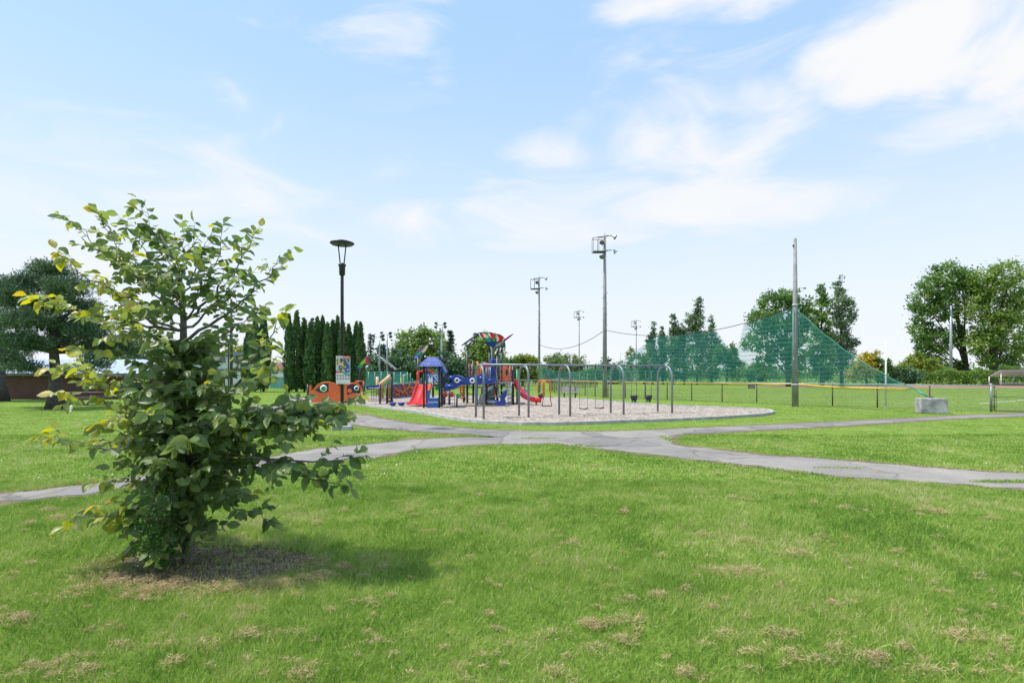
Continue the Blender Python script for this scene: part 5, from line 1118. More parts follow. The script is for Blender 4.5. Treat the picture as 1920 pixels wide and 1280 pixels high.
# moulded blue high back swing
def chair_swing():
    Y = on_beam(941).y; t = thing('high_back_swing', 'blue moulded high backed swing seat hanging in the first bay', 'swing', P(940, 759, Y))
    pol = [(928, 752.5), (930.4, 757), (932.5, 759.2), (948, 759), (949, 752.5), (946.7, 746.5), (950.5, 741), (950, 736), (952, 731.5), (944.5, 730.5), (942.4, 737), (940, 741), (935, 741), (938.6, 747), (937.7, 751), (934, 752.3)]
    b = MB(); b.prism([P(x, y, Y+.2) for x, y in pol], (0, -.40, 0), .10); b.build('seat', M['blue'], t)
    b = MB(); b.tube([P(934, 745, Y-.22), P(933.5, 734, Y-.22), P(937, 730.5, Y-.22), P(942, 732, Y-.22)], .018, 8); b.build('safety_bar', M['galv'], t)
    A_, B_ = on_beam(930), on_beam(953)
    for p, q in ((A_, P(936.5, 742, Y-.15)), (B_, P(950, 733, Y-.1)), (A_, P(934, 754, Y+.1)), (B_, P(951, 740, Y+.15))): MB().tube([p+Z*(SZ-.11), q], .012, 6).build('chain', M['chain'], t)
chair_swing()
# ------------------------------------------------------------------ play structures
PZ = .05
def PG(px, Y): return Vector(((px-960)/F*Y, Y, PZ-.03))
def post(t, px, Y, toppx, r=.06, mat='black', name='post', n=12):
    b_ = PG(px, Y); z = P(0, toppx, Y).z; MB().tube([b_, Vector((b_.x, Y, z))], r, n).build(name, M[mat], t)
    MB().sph((b_.x, Y, z), (r*1.03, r*1.03, r*.6), 10, 6).build('post_cap', M[mat], t)
def pl(pts, Y): return [P(x, y, Y) for x, y in pts]
def panel(t, pts, Y, th, mat, name='panel', bev=0): return MB().prism(pl(pts, Y), (0, th, 0), bev).build(name, M[mat], t)
def leafpanel(t, outline, Y, pieces, tilt=0, name='leaf_canopy', rim='black', r=.028):
    """a leaf shaped canopy: outline in photo pixels, depth varies with pixel column by tilt"""
    f = lambda x, y, d=0: P(x, y, Y+tilt*(x-outline[0][0])+d)
    b = MB(); ms = [M[rim]]
    for col, pts in pieces:
        col = 'c'+col
        if M[col] not in ms: ms.append(M[col])
        b.mi = ms.index(M[col]); b.prism([f(x, y, .012) for x, y in pts], (0, -.024, .004))
    b.mi = 0; b.tube([f(x, y) for x, y in outline+outline[:1]], r, 6); return b.build(name, ms, t)
# ---- blue roofed play house with the double slide
t = thing('play_house', 'toddler play house with a shingled blue roof, blue panels and a red double slide', 'play house', PG(810, 28.4))
Yf = 28.1
for px, Y in ((794.8, Yf), (824, Yf), (800, 28.95), (828.2, 28.95)): post(t, px, Y, 687, .055)
def hip(z0, z1, w0, w1, d0, d1, c): 
    return [(c.x+sx*w+dx, c.y+sy*d, z) for z, w, d in ((z0, w0, d0), (z1, w1, d1)) for sx, sy, dx in ((-1, -1, 0), (1, -1, 0), (1, 1, 0), (-1, 1, 0))]
rc = Vector(((810.5-960)/F*28.5, 28.5, 0)); b = MB(); zz = [P(0, q, Yf).z for q in (686.5, 683, 678.5, 669)]
box8 = [(3, 2, 1, 0), (4, 5, 6, 7), (0, 1, 5, 4), (1, 2, 6, 5), (2, 3, 7, 6), (3, 0, 4, 7)]
b.add(hip(zz[0], zz[1]+.03, .62, .54, .60, .52, rc), box8); b.add(hip(zz[1], zz[2]+.04, .57, .45, .55, .43, rc), box8); b.add(hip(zz[2], zz[3], .49, .21, .47, .19, rc), box8)
rf = b.build('roof', M['roofblue'], t)
b = MB()
for i in range(9):
    u = -1+2*i/8
    for z0, z1, w0, w1, d0, d1 in ((zz[2], zz[3], .49, .21, .47, .19), (zz[1], zz[2], .57, .47, .55, .45), (zz[0], zz[1], .62, .55, .60, .53)): b.bar((rc.x+u*w0*.96, rc.y-d0-.002, z0+.01), (rc.x+u*w1*.96, rc.y-d1-.002, z1-.004), .012, .01)
b.build('shingle_grooves', M['blue'], rf)
panel(t, [(797, 687), (801, 687), (799.5, 699)], Yf-.02, .05, 'blue', 'bracket'); panel(t, [(818, 687), (822.5, 687), (822, 698)], Yf-.02, .05, 'blue', 'bracket')
MB().prism([P(824, 687, Yf), P(829, 687, Yf), P(834.5, 697, Yf+.1), P(833, 700.5, Yf+.1), P(828, 696, Yf)], (.05, .8, 0)).build('side_awning', M['blue'], t)
panel(t, [(800, 700), (822.5, 700), (822.5, 717), (800, 717)], Yf+.02, .03, 'blue2', 'upper_panel')
def whites(t, items, Y, name='white_figure'):
    b = MB()
    for pts in items: b.prism(pl(pts, Y), (0, -.008, 0))
    b.build(name, M['white'], t)
whites(t, [[(803, 709), (811.5, 709), (811, 716.5), (803.5, 716.5)], [(804, 707), (806, 705), (807, 707.5), (805, 708.6)], [(808, 707), (810.5, 704.5), (811, 707), (809, 708.6)], [(811.5, 702), (821, 701), (821, 702.2), (811.5, 703.2)], [(811.5, 704), (821, 703.2), (821, 704.4), (811.5, 705.2)],
           [(814, 706.5), (816, 706), (822, 713.5), (821, 715)], [(819, 706), (821.5, 705.5), (821.5, 709), (820, 708)], [(815, 713), (816.5, 713), (816.5, 717), (815, 717)], [(802, 702.5), (804, 702), (804.5, 704), (802.5, 704.5)], [(807, 702), (809, 701.6), (809.2, 703.3), (807.4, 703.4)]], Yf+.018)
panel(t, [(800, 731), (806, 731), (806, 745.5), (822.5, 745.5), (822.5, 764), (800, 764)], Yf+.02, .03, 'blue2', 'lower_panel')
panel(t, [(805.6, 744.8), (822.5, 744.8), (822.5, 746), (805.6, 746)], Yf+.0, .06, 'white', 'sill')
wr = [[(802+.0, 755.5), (803, 753), (804, 755.5)], ]
rr = random.Random(3)
for k in range(9): x = 802.5+2.1*k; y0 = 752.2+rr.uniform(-.8, .8); wr.append([(x, y0+3.2), (x+.8, y0+3.4), (x+1.6, y0+.2), (x+.9, y0-.2)]); wr.append([(x-.4, y0+1.6), (x+1.9, y0+1.2), (x+1.9, y0+1.9), (x-.4, y0+2.2)])
whites(t, wr, Yf+.018, 'white_lettering')
g = P(819.5, 727.5, Yf-.05); b = MB(); b.lathe(g, [(.03, .22), (.05, .12), (.11, .0), (.118, -.012), (.10, 0), (.045, .10), (.001, .12)], 20, (.25, 1, .1)); b.build('talk_tube', M['green'], t)
def double_slide():
    top = Vector((P(797.5, 0, 31.6).x, 31.6, 1.22)); bot = Vector((P(781.5, 0, 29.3).x, 29.3, .17)); d = (bot-top); h = Vector((d.x, d.y, 0)).normalized(); s = Vector((h.y, -h.x, 0)); n = 14; secs = []
    for i in range(n+1):
        k = i/n; p = top.lerp(bot, k); kk = min(1, k/.86); p.z = .17+1.05*(1-kk*kk*(3-2*kk))
        w = .40+.12*k; pr = []
        for u, v in ((-1.08, .0), (-1.06, .2), (-1, .21), (-.93, .06), (-.8, .0), (-.2, .0), (-.06, .06), (0, .13), (.06, .06), (.2, .0), (.8, .0), (.93, .06), (1, .21), (1.06, .2), (1.08, .0), (1, -.05), (-1, -.05)): pr.append(p+s*(u*w)+Z*(v*(1.15-.6*k)))
        secs.append(pr)
    m = len(secs[0]); b = MB(); b.add([p for q in secs for p in q], [(i*m+j, i*m+(j+1) % m, (i+1)*m+(j+1) % m, (i+1)*m+j) for i in range(n) for j in range(m)], True); b.add(secs[0], [tuple(range(m))]); b.add(secs[-1], [tuple(reversed(range(m)))])
    sl = b.build('slide', M['red'], t)
    for u in (-1, 1):
        c = top+s*(u*.46); MB().prism([c+h*.1+Z*.05, c+h*.1+Z*.6, c-h*.15+Z*.78, c-h*.5+Z*.72, c-h*.5+Z*.0], s*.06).build('slide_hood', M['red'], t)
    MB().tube([top-s*.45+Z*.74-h*.1, top+Z*.84-h*.1, top+s*.45+Z*.74-h*.1], .045, 8).build('slide_bar', M['red'], t)
    MB().box(Vector((top.x+.25, top.y+.65, 1.17)), (1.5, 1.2, .08)).build('deck', M['navy'], t)
    MB().tube([P(796, 757, 28.3), P(802, 757.5, 28.3)], .05, 8).build('roller', M['red'], t)
double_slide()
for px, Y, tp in ((784.3, 32.2, 670), (833.5, 32.6, 688), (812, 31.0, 716)): post(t, px, Y, tp, .062)
for z in (1.0, .82): MB().tube([P(811, 0, 30.9)*1, P(823, 0, 30.9)], .02, 6) if 0 else None
MB().prism(pl([(829, 707), (833.5, 705.5), (834.5, 727), (829.5, 728)], 29.9), (0, .05, 0)).build('side_panel', M['navy'], t)
leafpanel(t, [(774.2, 672.3), (778, 664), (785, 655), (794, 648.5), (804.5, 645.3), (801.5, 653), (795, 663), (787, 670.5), (781, 673)], 32.3,
          [('lav', [(774.5, 672), (777, 666.5), (789, 667.5), (785.5, 671.5), (781, 672.6)]), ('teal', [(777, 666.5), (783, 658.3), (796.5, 661), (789, 667.5)]), ('mauve', [(783, 658.3), (788, 652.5), (798, 647.6), (796, 653), (790, 659.5)]), ('cream', [(790, 659.5), (796, 653), (798, 647.6), (804.3, 645.6), (801.3, 653), (796.5, 661)])], .02)
leafpanel(t, [(805, 645.5), (813, 648.5), (822, 655), (838, 669.5), (847, 675.5), (841, 673), (829, 665), (818, 656)], 32.5, [('yellow', [(805.2, 645.9), (813, 650), (820, 657), (818.5, 656.2)]), ('rust', [(806, 646), (813, 648.5), (822, 655), (820, 657), (813, 650)]), ('green', [(820, 657), (822, 655), (835, 667), (829, 664.6)]), ('blue', [(833, 665), (838, 669.5), (847, 675.2), (841, 672.6)])], .03)
b = MB(); b.tube([P(784.3, 676, 32.2), P(784.8, 668, 32.2), P(790, 660, 32.2)], .05, 8); b.tube([P(833.5, 692, 32.6), P(831, 680, 32.6), P(824, 668, 32.5), P(821.5, 657, 32.5)], [.06, .06, .055, .05], 8); b.tube([P(831, 680, 32.6), P(838, 672, 32.6), P(841, 671, 32.6)], .05, 8); b.build('canopy_branch', M['black'], t)

# ---- blue crawl tunnel with round window eyes, belongs to the play tower
t = thing('play_tower', 'tall play tower with coloured leaf canopies, a blue crawl tunnel and a curved red slide', 'play tower', PG(920, 32.5))
tun = [(829, 733), (835, 733.8), (842, 732), (849, 729.8), (855, 726.6), (861.5, 722.8), (867, 721.4), (872, 721), (880, 720.4), (889, 720), (900, 719.6), (910.5, 719.2), (921, 717.4), (929, 716.2), (929.5, 708.4), (921, 708), (912.8, 709), (911.8, 704.5), (908.5, 700.8), (903.9, 700.2), (898.5, 702), (892.7, 706.5), (889.5, 704.2), (886, 703.7), (881.5, 704.6), (876.4, 708.6), (868, 708.3), (865, 705.4), (861.6, 703.9), (856, 702.6), (849.7, 702.2), (842.5, 703), (836.5, 706.2), (834.3, 711.5), (846, 711), (849.7, 713.5), (846.4, 716.4), (840, 718.6), (836.5, 724.5), (832.5, 727)]
Yt = 29.4
MB().prism(pl(tun, Yt), (0, .95, 0), 0).build('tunnel', M['blue'], t)
top_bumps = [(849, 707.5, 11, 5.2), (889, 711, 8.5, 6.5), (903.5, 709.5, 9.5, 8), (858, 712, 8, 8), (866, 714.5, 10, 6), (846, 724, 12, 6.5), (920, 712.5, 9, 4)]
b = MB()
for x, y, rx, ry in top_bumps: c = P(x, y, Yt+.35); b.sph(c, (rx*Yt/F, .42, ry*Yt/F), 20, 12)
b.build('tunnel_bulge', M['blue'], t)
for x, y in ((857, 713), (885.6, 713.4)):
    c = P(x, y, Yt-.13); e = MB(); e.lathe(c, [(.075, .06), (.14, .06), (.145, 0), (.13, -.02), (.085, -.02), (.075, 0)], 24, (0, 1, 0)); r_ = e.build('window_ring', M['white'], t); MB().disc(c+Vector((0, .0, 0)), .085, (0, 1, 0), .02).build('window_pane', M['rock'], r_)
for px, Y, tp, m in ((876.2, 32.6, 657, 'black'), (887.3, 32.9, 676, 'black'), (894.3, 30.2, 719, 'teal'), (912.3, 30.6, 688, 'black'), (917.8, 33.2, 654, 'navy'), (922.9, 34.2, 656, 'navy'), (932.6, 30.9, 668, 'black'), (940.3, 33.4, 656, 'black'), (961.7, 31.0, 686, 'black'), (832, 30.6, 731, 'black'), (842.6, 30.9, 733, 'navy'), (869.5, 33.5, 722, 'black'), (903.8, 33.8, 718, 'black')): post(t, px, Y, tp, .075 if px in (932.6, 961.7) else .065, m)
MB().box(((925-960)/F*32.2, 32.2, P(0, 718, 32.2).z), (2.5, 2.4, .11)).build('deck', M['purple'], t)
MB().box(((950-960)/F*30.9, 30.9, P(0, 717.5, 30.9).z), (.85, .12, .10)).build('deck_edge', M['galv'], t)
# red panel with the round window, orange flower edges
def ring_panel():
    Y = 30.95; cx, cy = 951, 698; b = MB(); out = [(942.5, 687), (946, 685.2), (952, 684.8), (957, 686.5), (958.3, 692), (957.6, 700), (958, 709), (957.5, 716), (942.3, 716), (941.9, 706), (942.4, 697), (941.8, 691)]
    n = len(out); inn = []
    for (x, y) in out: a = math.atan2(y-cy, x-cx); inn.append((cx+3.4*math.cos(a), cy+6.2*math.sin(a)))
    vs = pl(out, Y)+pl(inn, Y)+pl(out, Y+.05)+pl(inn, Y+.05); fs = []
    for i in range(n): j = (i+1) % n; fs += [(i, j, n+j, n+i), (2*n+i, 3*n+i, 3*n+j, 2*n+j), (i, 2*n+i, 2*n+j, j), (n+i, n+j, 3*n+j, 3*n+i)]
    b.add(vs, fs); b.build('window_panel', M['redor'], t)
    for sx, x0 in ((1, 939), (1, 957.5)):
        pts = [(x0-1.2, 687), (x0+.8, 690), (x0-1.5, 694), (x0-1.9, 698), (x0+.3, 702), (x0-1.2, 706), (x0+.4, 710), (x0-.6, 715)]; MB().tube(pl(pts, Y-.03), .035, 8).build('petal_edge', M['orange'], t)
    for x in (937.5, 945, 955.5): MB().tube(pl([(x, 684), (x, 716)], Y-.06), .016, 6).build('rail', M['galv'], t)
    MB().prism(pl([(958.5, 687), (961, 687), (961, 716), (958.5, 716)], Y), (0, .05, 0)).build('side_panel', M['purple'], t)
ring_panel()
for x0, x1 in ((876.8, 881), (883.2, 886.2)): MB().tube(pl([((x0+x1)/2, 712), ((x0+x1)/2-.2, 700), ((x0+x1)/2+.3, 690), ((x0+x1)/2, 682.5)], 32.75), (x1-x0)*.0328/2, 10).build('trunk_panel', M['brickpink'], t)
MB().prism(pl([(877, 704), (887, 703), (887, 708), (877, 709)], 32.9), (0, .05, 0)).build('low_panel', M['pink'], t)
panel(t, [(888.5, 685.5), (893, 685.5), (893, 690), (888.5, 692)], 32.0, .04, 'green', 'corner_panel')
panel(t, [(894.5, 686), (902.5, 683), (903.5, 706), (893.5, 706), (895.5, 697)], 32.1, .05, 'redor', 'red_panel')
b = MB(); b.tube(pl([(894, 706), (894.8, 700), (893.6, 695), (895.2, 690), (894, 686), (897, 679)], 32.0), .03, 6); b.tube(pl([(901.8, 705), (901.8, 684)], 32.0), .03, 6); b.tube(pl([(896, 689.5), (902, 689.5)], 32.0), .025, 6); b.build('yellow_bars', M['yellow'], t)
MB().sph(P(895, 680, 32.1), (.09, .06, .10), 10, 8).build('orange_knob', M['orange'], t)
MB().tube(pl([(902, 680), (904, 678.8), (910, 679), (915, 682)], 32.3), .03, 6).build('green_rail', M['teal'], t)
b = MB(); b.sph(P(911, 683.5, 32.2), (.22, .07, .14), 12, 8); b.sph(P(913, 687, 32.2), (.14, .07, .14), 12, 8); b.sph(P(908, 687, 32.2), (.14, .07, .14), 12, 8); b.build('blossom_panel', M['pink'], t)
for x in (914.5, 917, 919.5): MB().tube(pl([(x, 709), (x, 688)], 31.4), .02, 6).build('rail', M['lightgrey'], t)
panel(t, [(914, 689), (923, 689), (923, 708), (914, 708)], 31.7, .04, 'purple', 'grey_panel')
panel(t, [(918.5, 690), (921.5, 686.5), (925.5, 687), (929, 691), (929, 708), (926, 704), (922, 707)], 31.5, .12, 'blue', 'blue_panel')
MB().sph(P(925.3, 678.5, 31.9), (.24, .24, .22), 18, 10).build('roof_bubble', M['blue'], t); MB().prism(pl([(917.5, 683), (918.5, 679.5), (922, 673), (925, 671.8), (923.5, 676), (923, 683)], 31.6), (0, .3, 0), .1).build('bubble_rim', M['roofblue'], t)
# boulder climber
def boulder():
    r = random.Random(9); b = MB(); pol = [(895.5, 757.5), (896.5, 750), (899.5, 742), (904, 735), (908, 731.5), (914, 724), (920, 719.8), (929, 718.5), (930.5, 732), (929, 745), (926, 754), (914, 757.5)]; Y = 31.2
    rings = []
    for k, (dy, sc) in enumerate(((-.34, .55), (-.22, .86), (.1, 1.0), (.6, 1.0), (.9, .8))): rings.append([P(914+(x-914)*sc+r.gauss(0, .5), 745+(y-745)*(sc if y < 745 else 1)+r.gauss(0, .4)*(y < 750), Y+dy) for x, y in pol])
    n = len(pol); b.add([v for q in rings for v in q], [(i*n+j, i*n+(j+1) % n, (i+1)*n+(j+1) % n, (i+1)*n+j) for i in range(4) for j in range(n)]+[tuple(reversed(range(n))), tuple(range(4*n, 5*n))]); b.build('boulder_climber', M['rock'], t)
boulder()
# curved red slide
def curve_slide():
    pth = [P(962, 714.5, 31.3), P(966, 719, 31.25), P(970, 727, 31.2), P(975, 735, 31.1), P(982, 743, 31.0), P(990, 747.5, 30.9), P(1000, 750, 30.8), P(1008, 750.8, 30.7), P(1013.5, 751.3, 30.65)]
    n = len(pth); secs = []
    for i, p in enumerate(pth):
        d = (pth[min(i+1, n-1)]-pth[max(0, i-1)]).normalized(); s = Vector((d.y, -d.x, 0)); s = Vector((0, -1, 0)) if s.length < .1 else s.normalized()
        s = Vector((.12, -.99, 0)); u = s.cross(d).normalized(); u = u if u.z > 0 else -u; pr = []
        for a, v in ((-.30, .20), (-.26, .21), (-.23, .03), (-.1, -.04), (.1, -.04), (.23, .03), (.26, .21), (.30, .20), (.28, -.02), (.14, -.10), (-.14, -.10), (-.28, -.02)): pr.append(p+s*a+u*v)
        secs.append(pr)
    m = len(secs[0]); b = MB(); b.add([v for q in secs for v in q], [(i*m+j, i*m+(j+1) % m, (i+1)*m+(j+1) % m, (i+1)*m+j) for i in range(n-1) for j in range(m)], True); b.add(secs[0], [tuple(range(m))]); b.add(secs[-1], [tuple(reversed(range(m)))]); b.build('slide', M['red'], t)
    b = MB(); b.tube([PG(1005.5, 30.8), P(1005.5, 751, 30.8)], .045, 8); b.tube([P(1003, 753.4, 30.8), P(1008, 753.4, 30.8)], .04, 6); b.build('slide_foot', M['red'], t)
    b = MB(); b.tube([P(974, 731, 30.7), P(980, 738, 30.6), P(990, 744, 30.5), P(1002, 745.5, 30.5)], .035, 6); b.build('slide_handrail', M['blue'], t)
curve_slide()
b = MB()
for x in (952.5, 958.5): b.tube([P(x, 716, 30.7), PG(x, 30.5)], .022, 6)
for k in range(5): b.bar(P(951.5, 724+7.4*k, 30.65), P(960, 724+7.4*k, 30.65), .04, .12)
b.build('ladder', M['galv'], t)
panel(t, [(919.5, 742.2), (931, 742), (931, 744), (919.5, 744.2)], 30.4, .35, 'green', 'play_counter')
b = MB(); b.lathe(P(922, 754.5, 30.4), [(.001, -.05), (.2, -.04), (.26, .06), (.27, .12), (.001, .13)], 16); b.build('wobble_seat', M['lightgrey'], t); MB().prism(pl([(914, 752), (918, 748.5), (930, 749), (929, 752)], 30.2), (0, .3, 0), .1).build('wobble_top', M['blue'], t)
MB().lathe(P(928, 743, 31.0), [(.17, -.03), (.15, .05), (.03, .28), (.001, .30)], 14).build('cone_toy', M['red'], t)
post(t, 969.5, 31.8, 693, .055, 'green')
# climbing ring, rope bridge
b = MB()
for k in range(5): b.ring(P(866, 723+5.2*k, 31.2), .06, .13, (0, 1, .2), .06, 16)
b.build('ring_climber', M['orange'], t)
MB().tube(arc(P(864, 736, 31), P(884, 748, 31.6), .12), .02, 6).build('rope', M['chain'], t); MB().tube(arc(P(873, 731, 31), P(886, 738.5, 31.6), .1), .02, 6).build('rope', M['rubber'], t); MB().tube([P(872, 738, 31), P(876.5, 733.5, 31.3)], .018, 6).build('rope', M['chain'], t)
MB().prism(pl([(858, 739), (863, 737.5), (865, 741), (859, 742)], 30.6), (0, .25, 0), .1).build('step_pod', M['orange'], t); MB().prism(pl([(866, 741), (872, 746), (873, 751.5), (868, 750)], 31.2), (0, .25, 0), .1).build('step_ramp', M['black'], t)
# leaf canopies on branching posts
leafpanel(t, [(865.6, 648), (873, 641.3), (884, 633.3), (893, 627), (899.5, 623.2), (895, 628.2), (886, 634.8), (874, 643.3)], 32.6, [('white', [(866.5, 647.3), (873, 641.8), (884, 633.8), (893, 627.4), (895, 628), (886, 634.4), (874, 642.8)])], .01)
leafpanel(t, [(899.5, 624), (903, 623), (908, 623.6), (913, 626.8), (920, 634), (928, 643.5), (931, 648.5), (926, 650), (919, 646.5), (911, 638.5), (903, 631)], 33.0,
          [('pink', [(899.7, 624.3), (903.5, 623.4), (907.5, 631.5), (904, 631.6), (901, 628)]), ('cream', [(903.5, 623.4), (908, 624), (913, 627.2), (918, 633), (914, 633.8), (907.5, 631.5)]), ('teal', [(907.5, 631.5), (914, 633.8), (918, 633), (922, 637.5), (922.5, 640.5), (914, 640.8)]), ('blue', [(914, 640.8), (922.5, 640.5), (925, 641), (930.5, 648), (926, 649.5), (919, 646)])], .02)
leafpanel(t, [(912.5, 626), (915, 623.4), (919, 623.2), (926, 625.8), (929.5, 632), (930, 638), (927.5, 643), (923, 641), (917, 634)], 33.5,
          [('white', [(913, 626), (915.3, 623.8), (917.8, 623.6), (921.5, 634), (921, 637.5), (917, 633.6)]), ('red', [(917.8, 623.6), (926, 626.2), (928, 631), (927, 634), (921.5, 634)]), ('green', [(921.5, 634), (927, 634), (929.2, 633), (929.6, 638), (927.4, 642.4), (923, 640.4)])], .02)
leafpanel(t, [(926.5, 629), (929, 626.8), (933, 626.4), (939.5, 628.4), (945, 633.5), (946, 636), (942, 639), (935, 640.2), (930.5, 641.5), (928.3, 636)], 32.9,
          [('orange', [(926.8, 629), (929.2, 627.2), (931, 630), (932, 640.4), (930.6, 641), (928.6, 636)]), ('white', [(929.2, 627.2), (931.5, 627), (936, 634.5), (936, 639.6), (932, 640.4), (931, 630)]), ('red', [(931.5, 627), (933, 626.8), (939.4, 628.8), (944.8, 633.8), (942, 638.4), (936, 639.6), (936, 634.5)])], .01)
leafpanel(t, [(921.5, 654), (931, 647), (943, 638.5), (955, 629.5), (963.5, 625), (957, 631), (946, 639.5), (933, 649.2)], 32.2, [('white', [(922, 653.6), (931, 647.3), (943, 639), (946, 639.2), (933, 648.8)]), ('pink', [(943, 639), (955, 630), (963, 625.3), (957, 630.7), (946, 639.2)])], .0, r=.02)
leafpanel(t, [(930.5, 643), (938, 640.4), (946, 639.4), (947, 647), (944.6, 651.5), (938, 651), (933, 648)], 33.2, [('teal', [(931, 643.2), (938, 640.9), (940, 651), (938, 650.6), (933, 647.6)]), ('green', [(938, 640.9), (945.6, 639.9), (946.6, 647), (944.4, 651), (940, 651)])], .02)
def branch(pts, Y, r=.055): MB().tube(pl(pts, Y), [r*(1.15-.35*i/(len(pts)-1)) for i in range(len(pts))], 8).build('canopy_branch', M['black'], t)
branch([(876.2, 662), (876.6, 652), (880, 646), (886, 636)], 32.6); branch([(876.6, 652), (872.5, 645)], 32.6, .04)
branch([(917.8, 660), (917, 650), (913, 643), (910, 634)], 33.1); branch([(932.6, 672), (933, 660), (936, 652), (942, 642)], 32.2); branch([(936, 653), (932, 650), (930, 645)], 32.4, .04); branch([(940.3, 660), (942, 650), (944.5, 640)], 33.3); branch([(943.6, 640), (946.8, 645), (947, 653), (943, 657), (941, 656)], 33.4, .035)
# ---- small toys in the chips
t = thing('spinner_toy', 'two red gourd shaped spinners on grey rails beside the play house', 'play toy', PG(842, 29.2))
for y in (735.3, 748.8): MB().tube(pl([(829.5, y), (852.5, y)], 29.2), .02, 6).build('rail', M['galv'], t)
for x in (829.5, 852.5): MB().tube([P(x, 735, 29.2), PG(x, 29.2)], .022, 6).build('rail_post', M['galv'], t)
for x in (835.6, 847.6): MB().lathe(P(x, 744.4, 29.2), [(.001, 0), (.07, .015), (.115, .08), (.12, .13), (.10, .19), (.05, .225), (.05, .25), (.06, .28), (.05, .315), (.001, .33)], 18).build('spinner', M['red'], t)
t = thing('drum_toy', 'green bowl shaped drum on a brown post in front of the tunnel', 'play toy', PG(856.6, 28.6)); MB().tube([PG(856.6, 28.6), P(856.6, 747, 28.6)], .045, 10).build('post', M['rust'], t)
MB().lathe(P(858.5, 743.5, 28.6), [(.001, -.11), (.05, -.10), (.10, -.02), (.125, .09), (.11, .12), (.001, .125)], 18, (.3, -.35, .85)).build('drum', M['green'], t)
for lb, x in (('left blue stepping bowl in front of the red slide', 736.5), ('right blue stepping bowl nearest the red slide', 752.5)):
    t = thing('stepping_pod', lb, 'stepping pod', PG(x, 29.9), 'blue stepping bowls'); c = PG(x, 29.9); MB().lathe(c, [(.08, 0), (.10, .04), (.15, .08), (.19, .17), (.195, .20), (.18, .21), (.001, .215)], 18).build('bowl', M['blue'], t); MB().lathe(c+Z*.212, [(.001, .0), (.165, .0), (.165, .008), (.001, .012)], 18).build('top_pad', M['roofblue'], t)
# ---- orange maze panels
t = thing('play_panel_wall', 'orange play panel wall with round window eyes beyond the lamp post', 'play panel', PG(630, 30.6)); Y = 30.6
for px, tp in ((577.5, 721), (641.8, 719), (683, 715)): post(t, px, Y+.05, tp, .06)
lp = [(580, 733), (587, 730), (593.4, 723.5), (598, 720), (602.8, 717.3), (609, 716), (617, 716), (624.7, 717.7), (631, 720.6), (637.5, 724), (637.5, 753), (623, 753.4), (609, 754), (584, 754), (583, 742), (581, 738)]
rp = [(643, 723.5), (648, 719.4), (652, 718), (657.5, 717.6), (663, 717.8), (668.4, 719.2), (674.7, 724.7), (680, 728), (680, 738), (676, 748), (670, 751), (655, 752), (643, 752.5)]
panel(t, lp, Y, .05, 'redor', 'panel'); panel(t, rp, Y, .05, 'redor', 'panel')
MB().tube(pl(lp[1:10], Y-.015), .022, 6).build('panel_rim', M['orange'], t); MB().tube(pl(rp[:8], Y-.015), .022, 6).build('panel_rim', M['orange'], t)
panel(t, [(591, 731.5), (596, 727), (601, 722), (608, 718.8), (616, 718), (615.6, 734.5), (606, 736.2), (600, 736)], Y-.012, .01, 'navy', 'dark_patch')
panel(t, [(650.5, 723.8), (654, 721.5), (658.5, 720.2), (665, 719.8), (671, 721), (675.5, 726.5), (675, 738.8), (670, 736.8), (660, 736.2), (651, 741)], Y-.012, .01, 'navy', 'dark_patch')
def eye(x, y, r, inner, ic):
    c = P(x, y, Y-.02); e = MB().lathe(c, [(.001, .008), (r, .008), (r, -.012), (.001, -.016)], 24, (0, -1, 0)).build('window_ring', M['white'], t); MB().disc(c-Vector((0, .016, 0)), inner, (0, 1, 0), .02).build('window_pane', M[ic], e)
eye(606.6, 727.8, .205, .13, 'green'); eye(668.6, 727.4, .145, .085, 'black'); MB().disc(P(655.6, 732.2, Y-.02), .12, (0, 1, 0), .02).build('orange_dot', M['redor'], t)
b = MB(); b.tube(pl([(665, 717), (670, 714.5), (680, 714), (681, 722), (674, 724), (672, 718), (668, 716)], Y+.3), .035, 6); b.build('climbing_loops', M['redor'], t)
panel(t, [(676, 734), (682, 731), (684, 741), (679, 746)], Y+.2, .2, 'green', 'green_pod'); panel(t, [(643, 753), (678, 751.4), (678, 753.4), (643, 755)], Y, .05, 'navy', 'base_strip')
panel(t, [(578.6, 722.6), (583.5, 721.5), (583, 733), (578.6, 733)], Y+.05, .04, 'redor', 'edge_piece')
t = thing('leaf_spinner', 'colourful leaf on a bent black stem behind the orange panels', 'play sculpture', PG(676, 31.6))
MB().tube(pl([(674.5, 757), (674.5, 714), (675.5, 700), (680, 688), (682.5, 680)], 31.6), [.09, .09, .075, .06, .045], 10).build('stem', M['black'], t)
leafpanel(t, [(667, 692.5), (670, 687), (675, 680), (681, 673.5), (687, 669.5), (692.5, 671.5), (693, 677), (689, 681.5), (682, 687), (674, 692.5)], 31.5, [('blue', [(667.5, 692.3), (670.5, 688.2), (675.6, 689.2), (673, 692.4)]), ('green', [(670.5, 688.2), (674.5, 681.8), (680.8, 683.6), (680, 688), (675.6, 689.2)]), ('lime', [(674.5, 681.8), (681, 674.2), (686.6, 670.2), (684.6, 679), (680.8, 683.6)]), ('pink', [(686.6, 670.2), (692, 672), (692.6, 676.8), (688.6, 681), (684.6, 679)])], 0, 'leaf')
t = thing('leaf_spinner', 'pale blue tilted leaf on a black post behind the blue stepping bowls', 'play sculpture', PG(734.4, 31.8)); post(t, 734.4, 31.8, 702, .07)
b = MB(); b.prism([P(712, 669.5, 31.2), P(719, 672.5, 31.2), P(733, 683, 31.4), P(744.5, 693, 31.5), P(741, 693.2, 32.2), P(729, 685.5, 32.3), P(717, 675.5, 32.0)], (0, .02, .05)); b.build('leaf', M['lightgrey'], t)
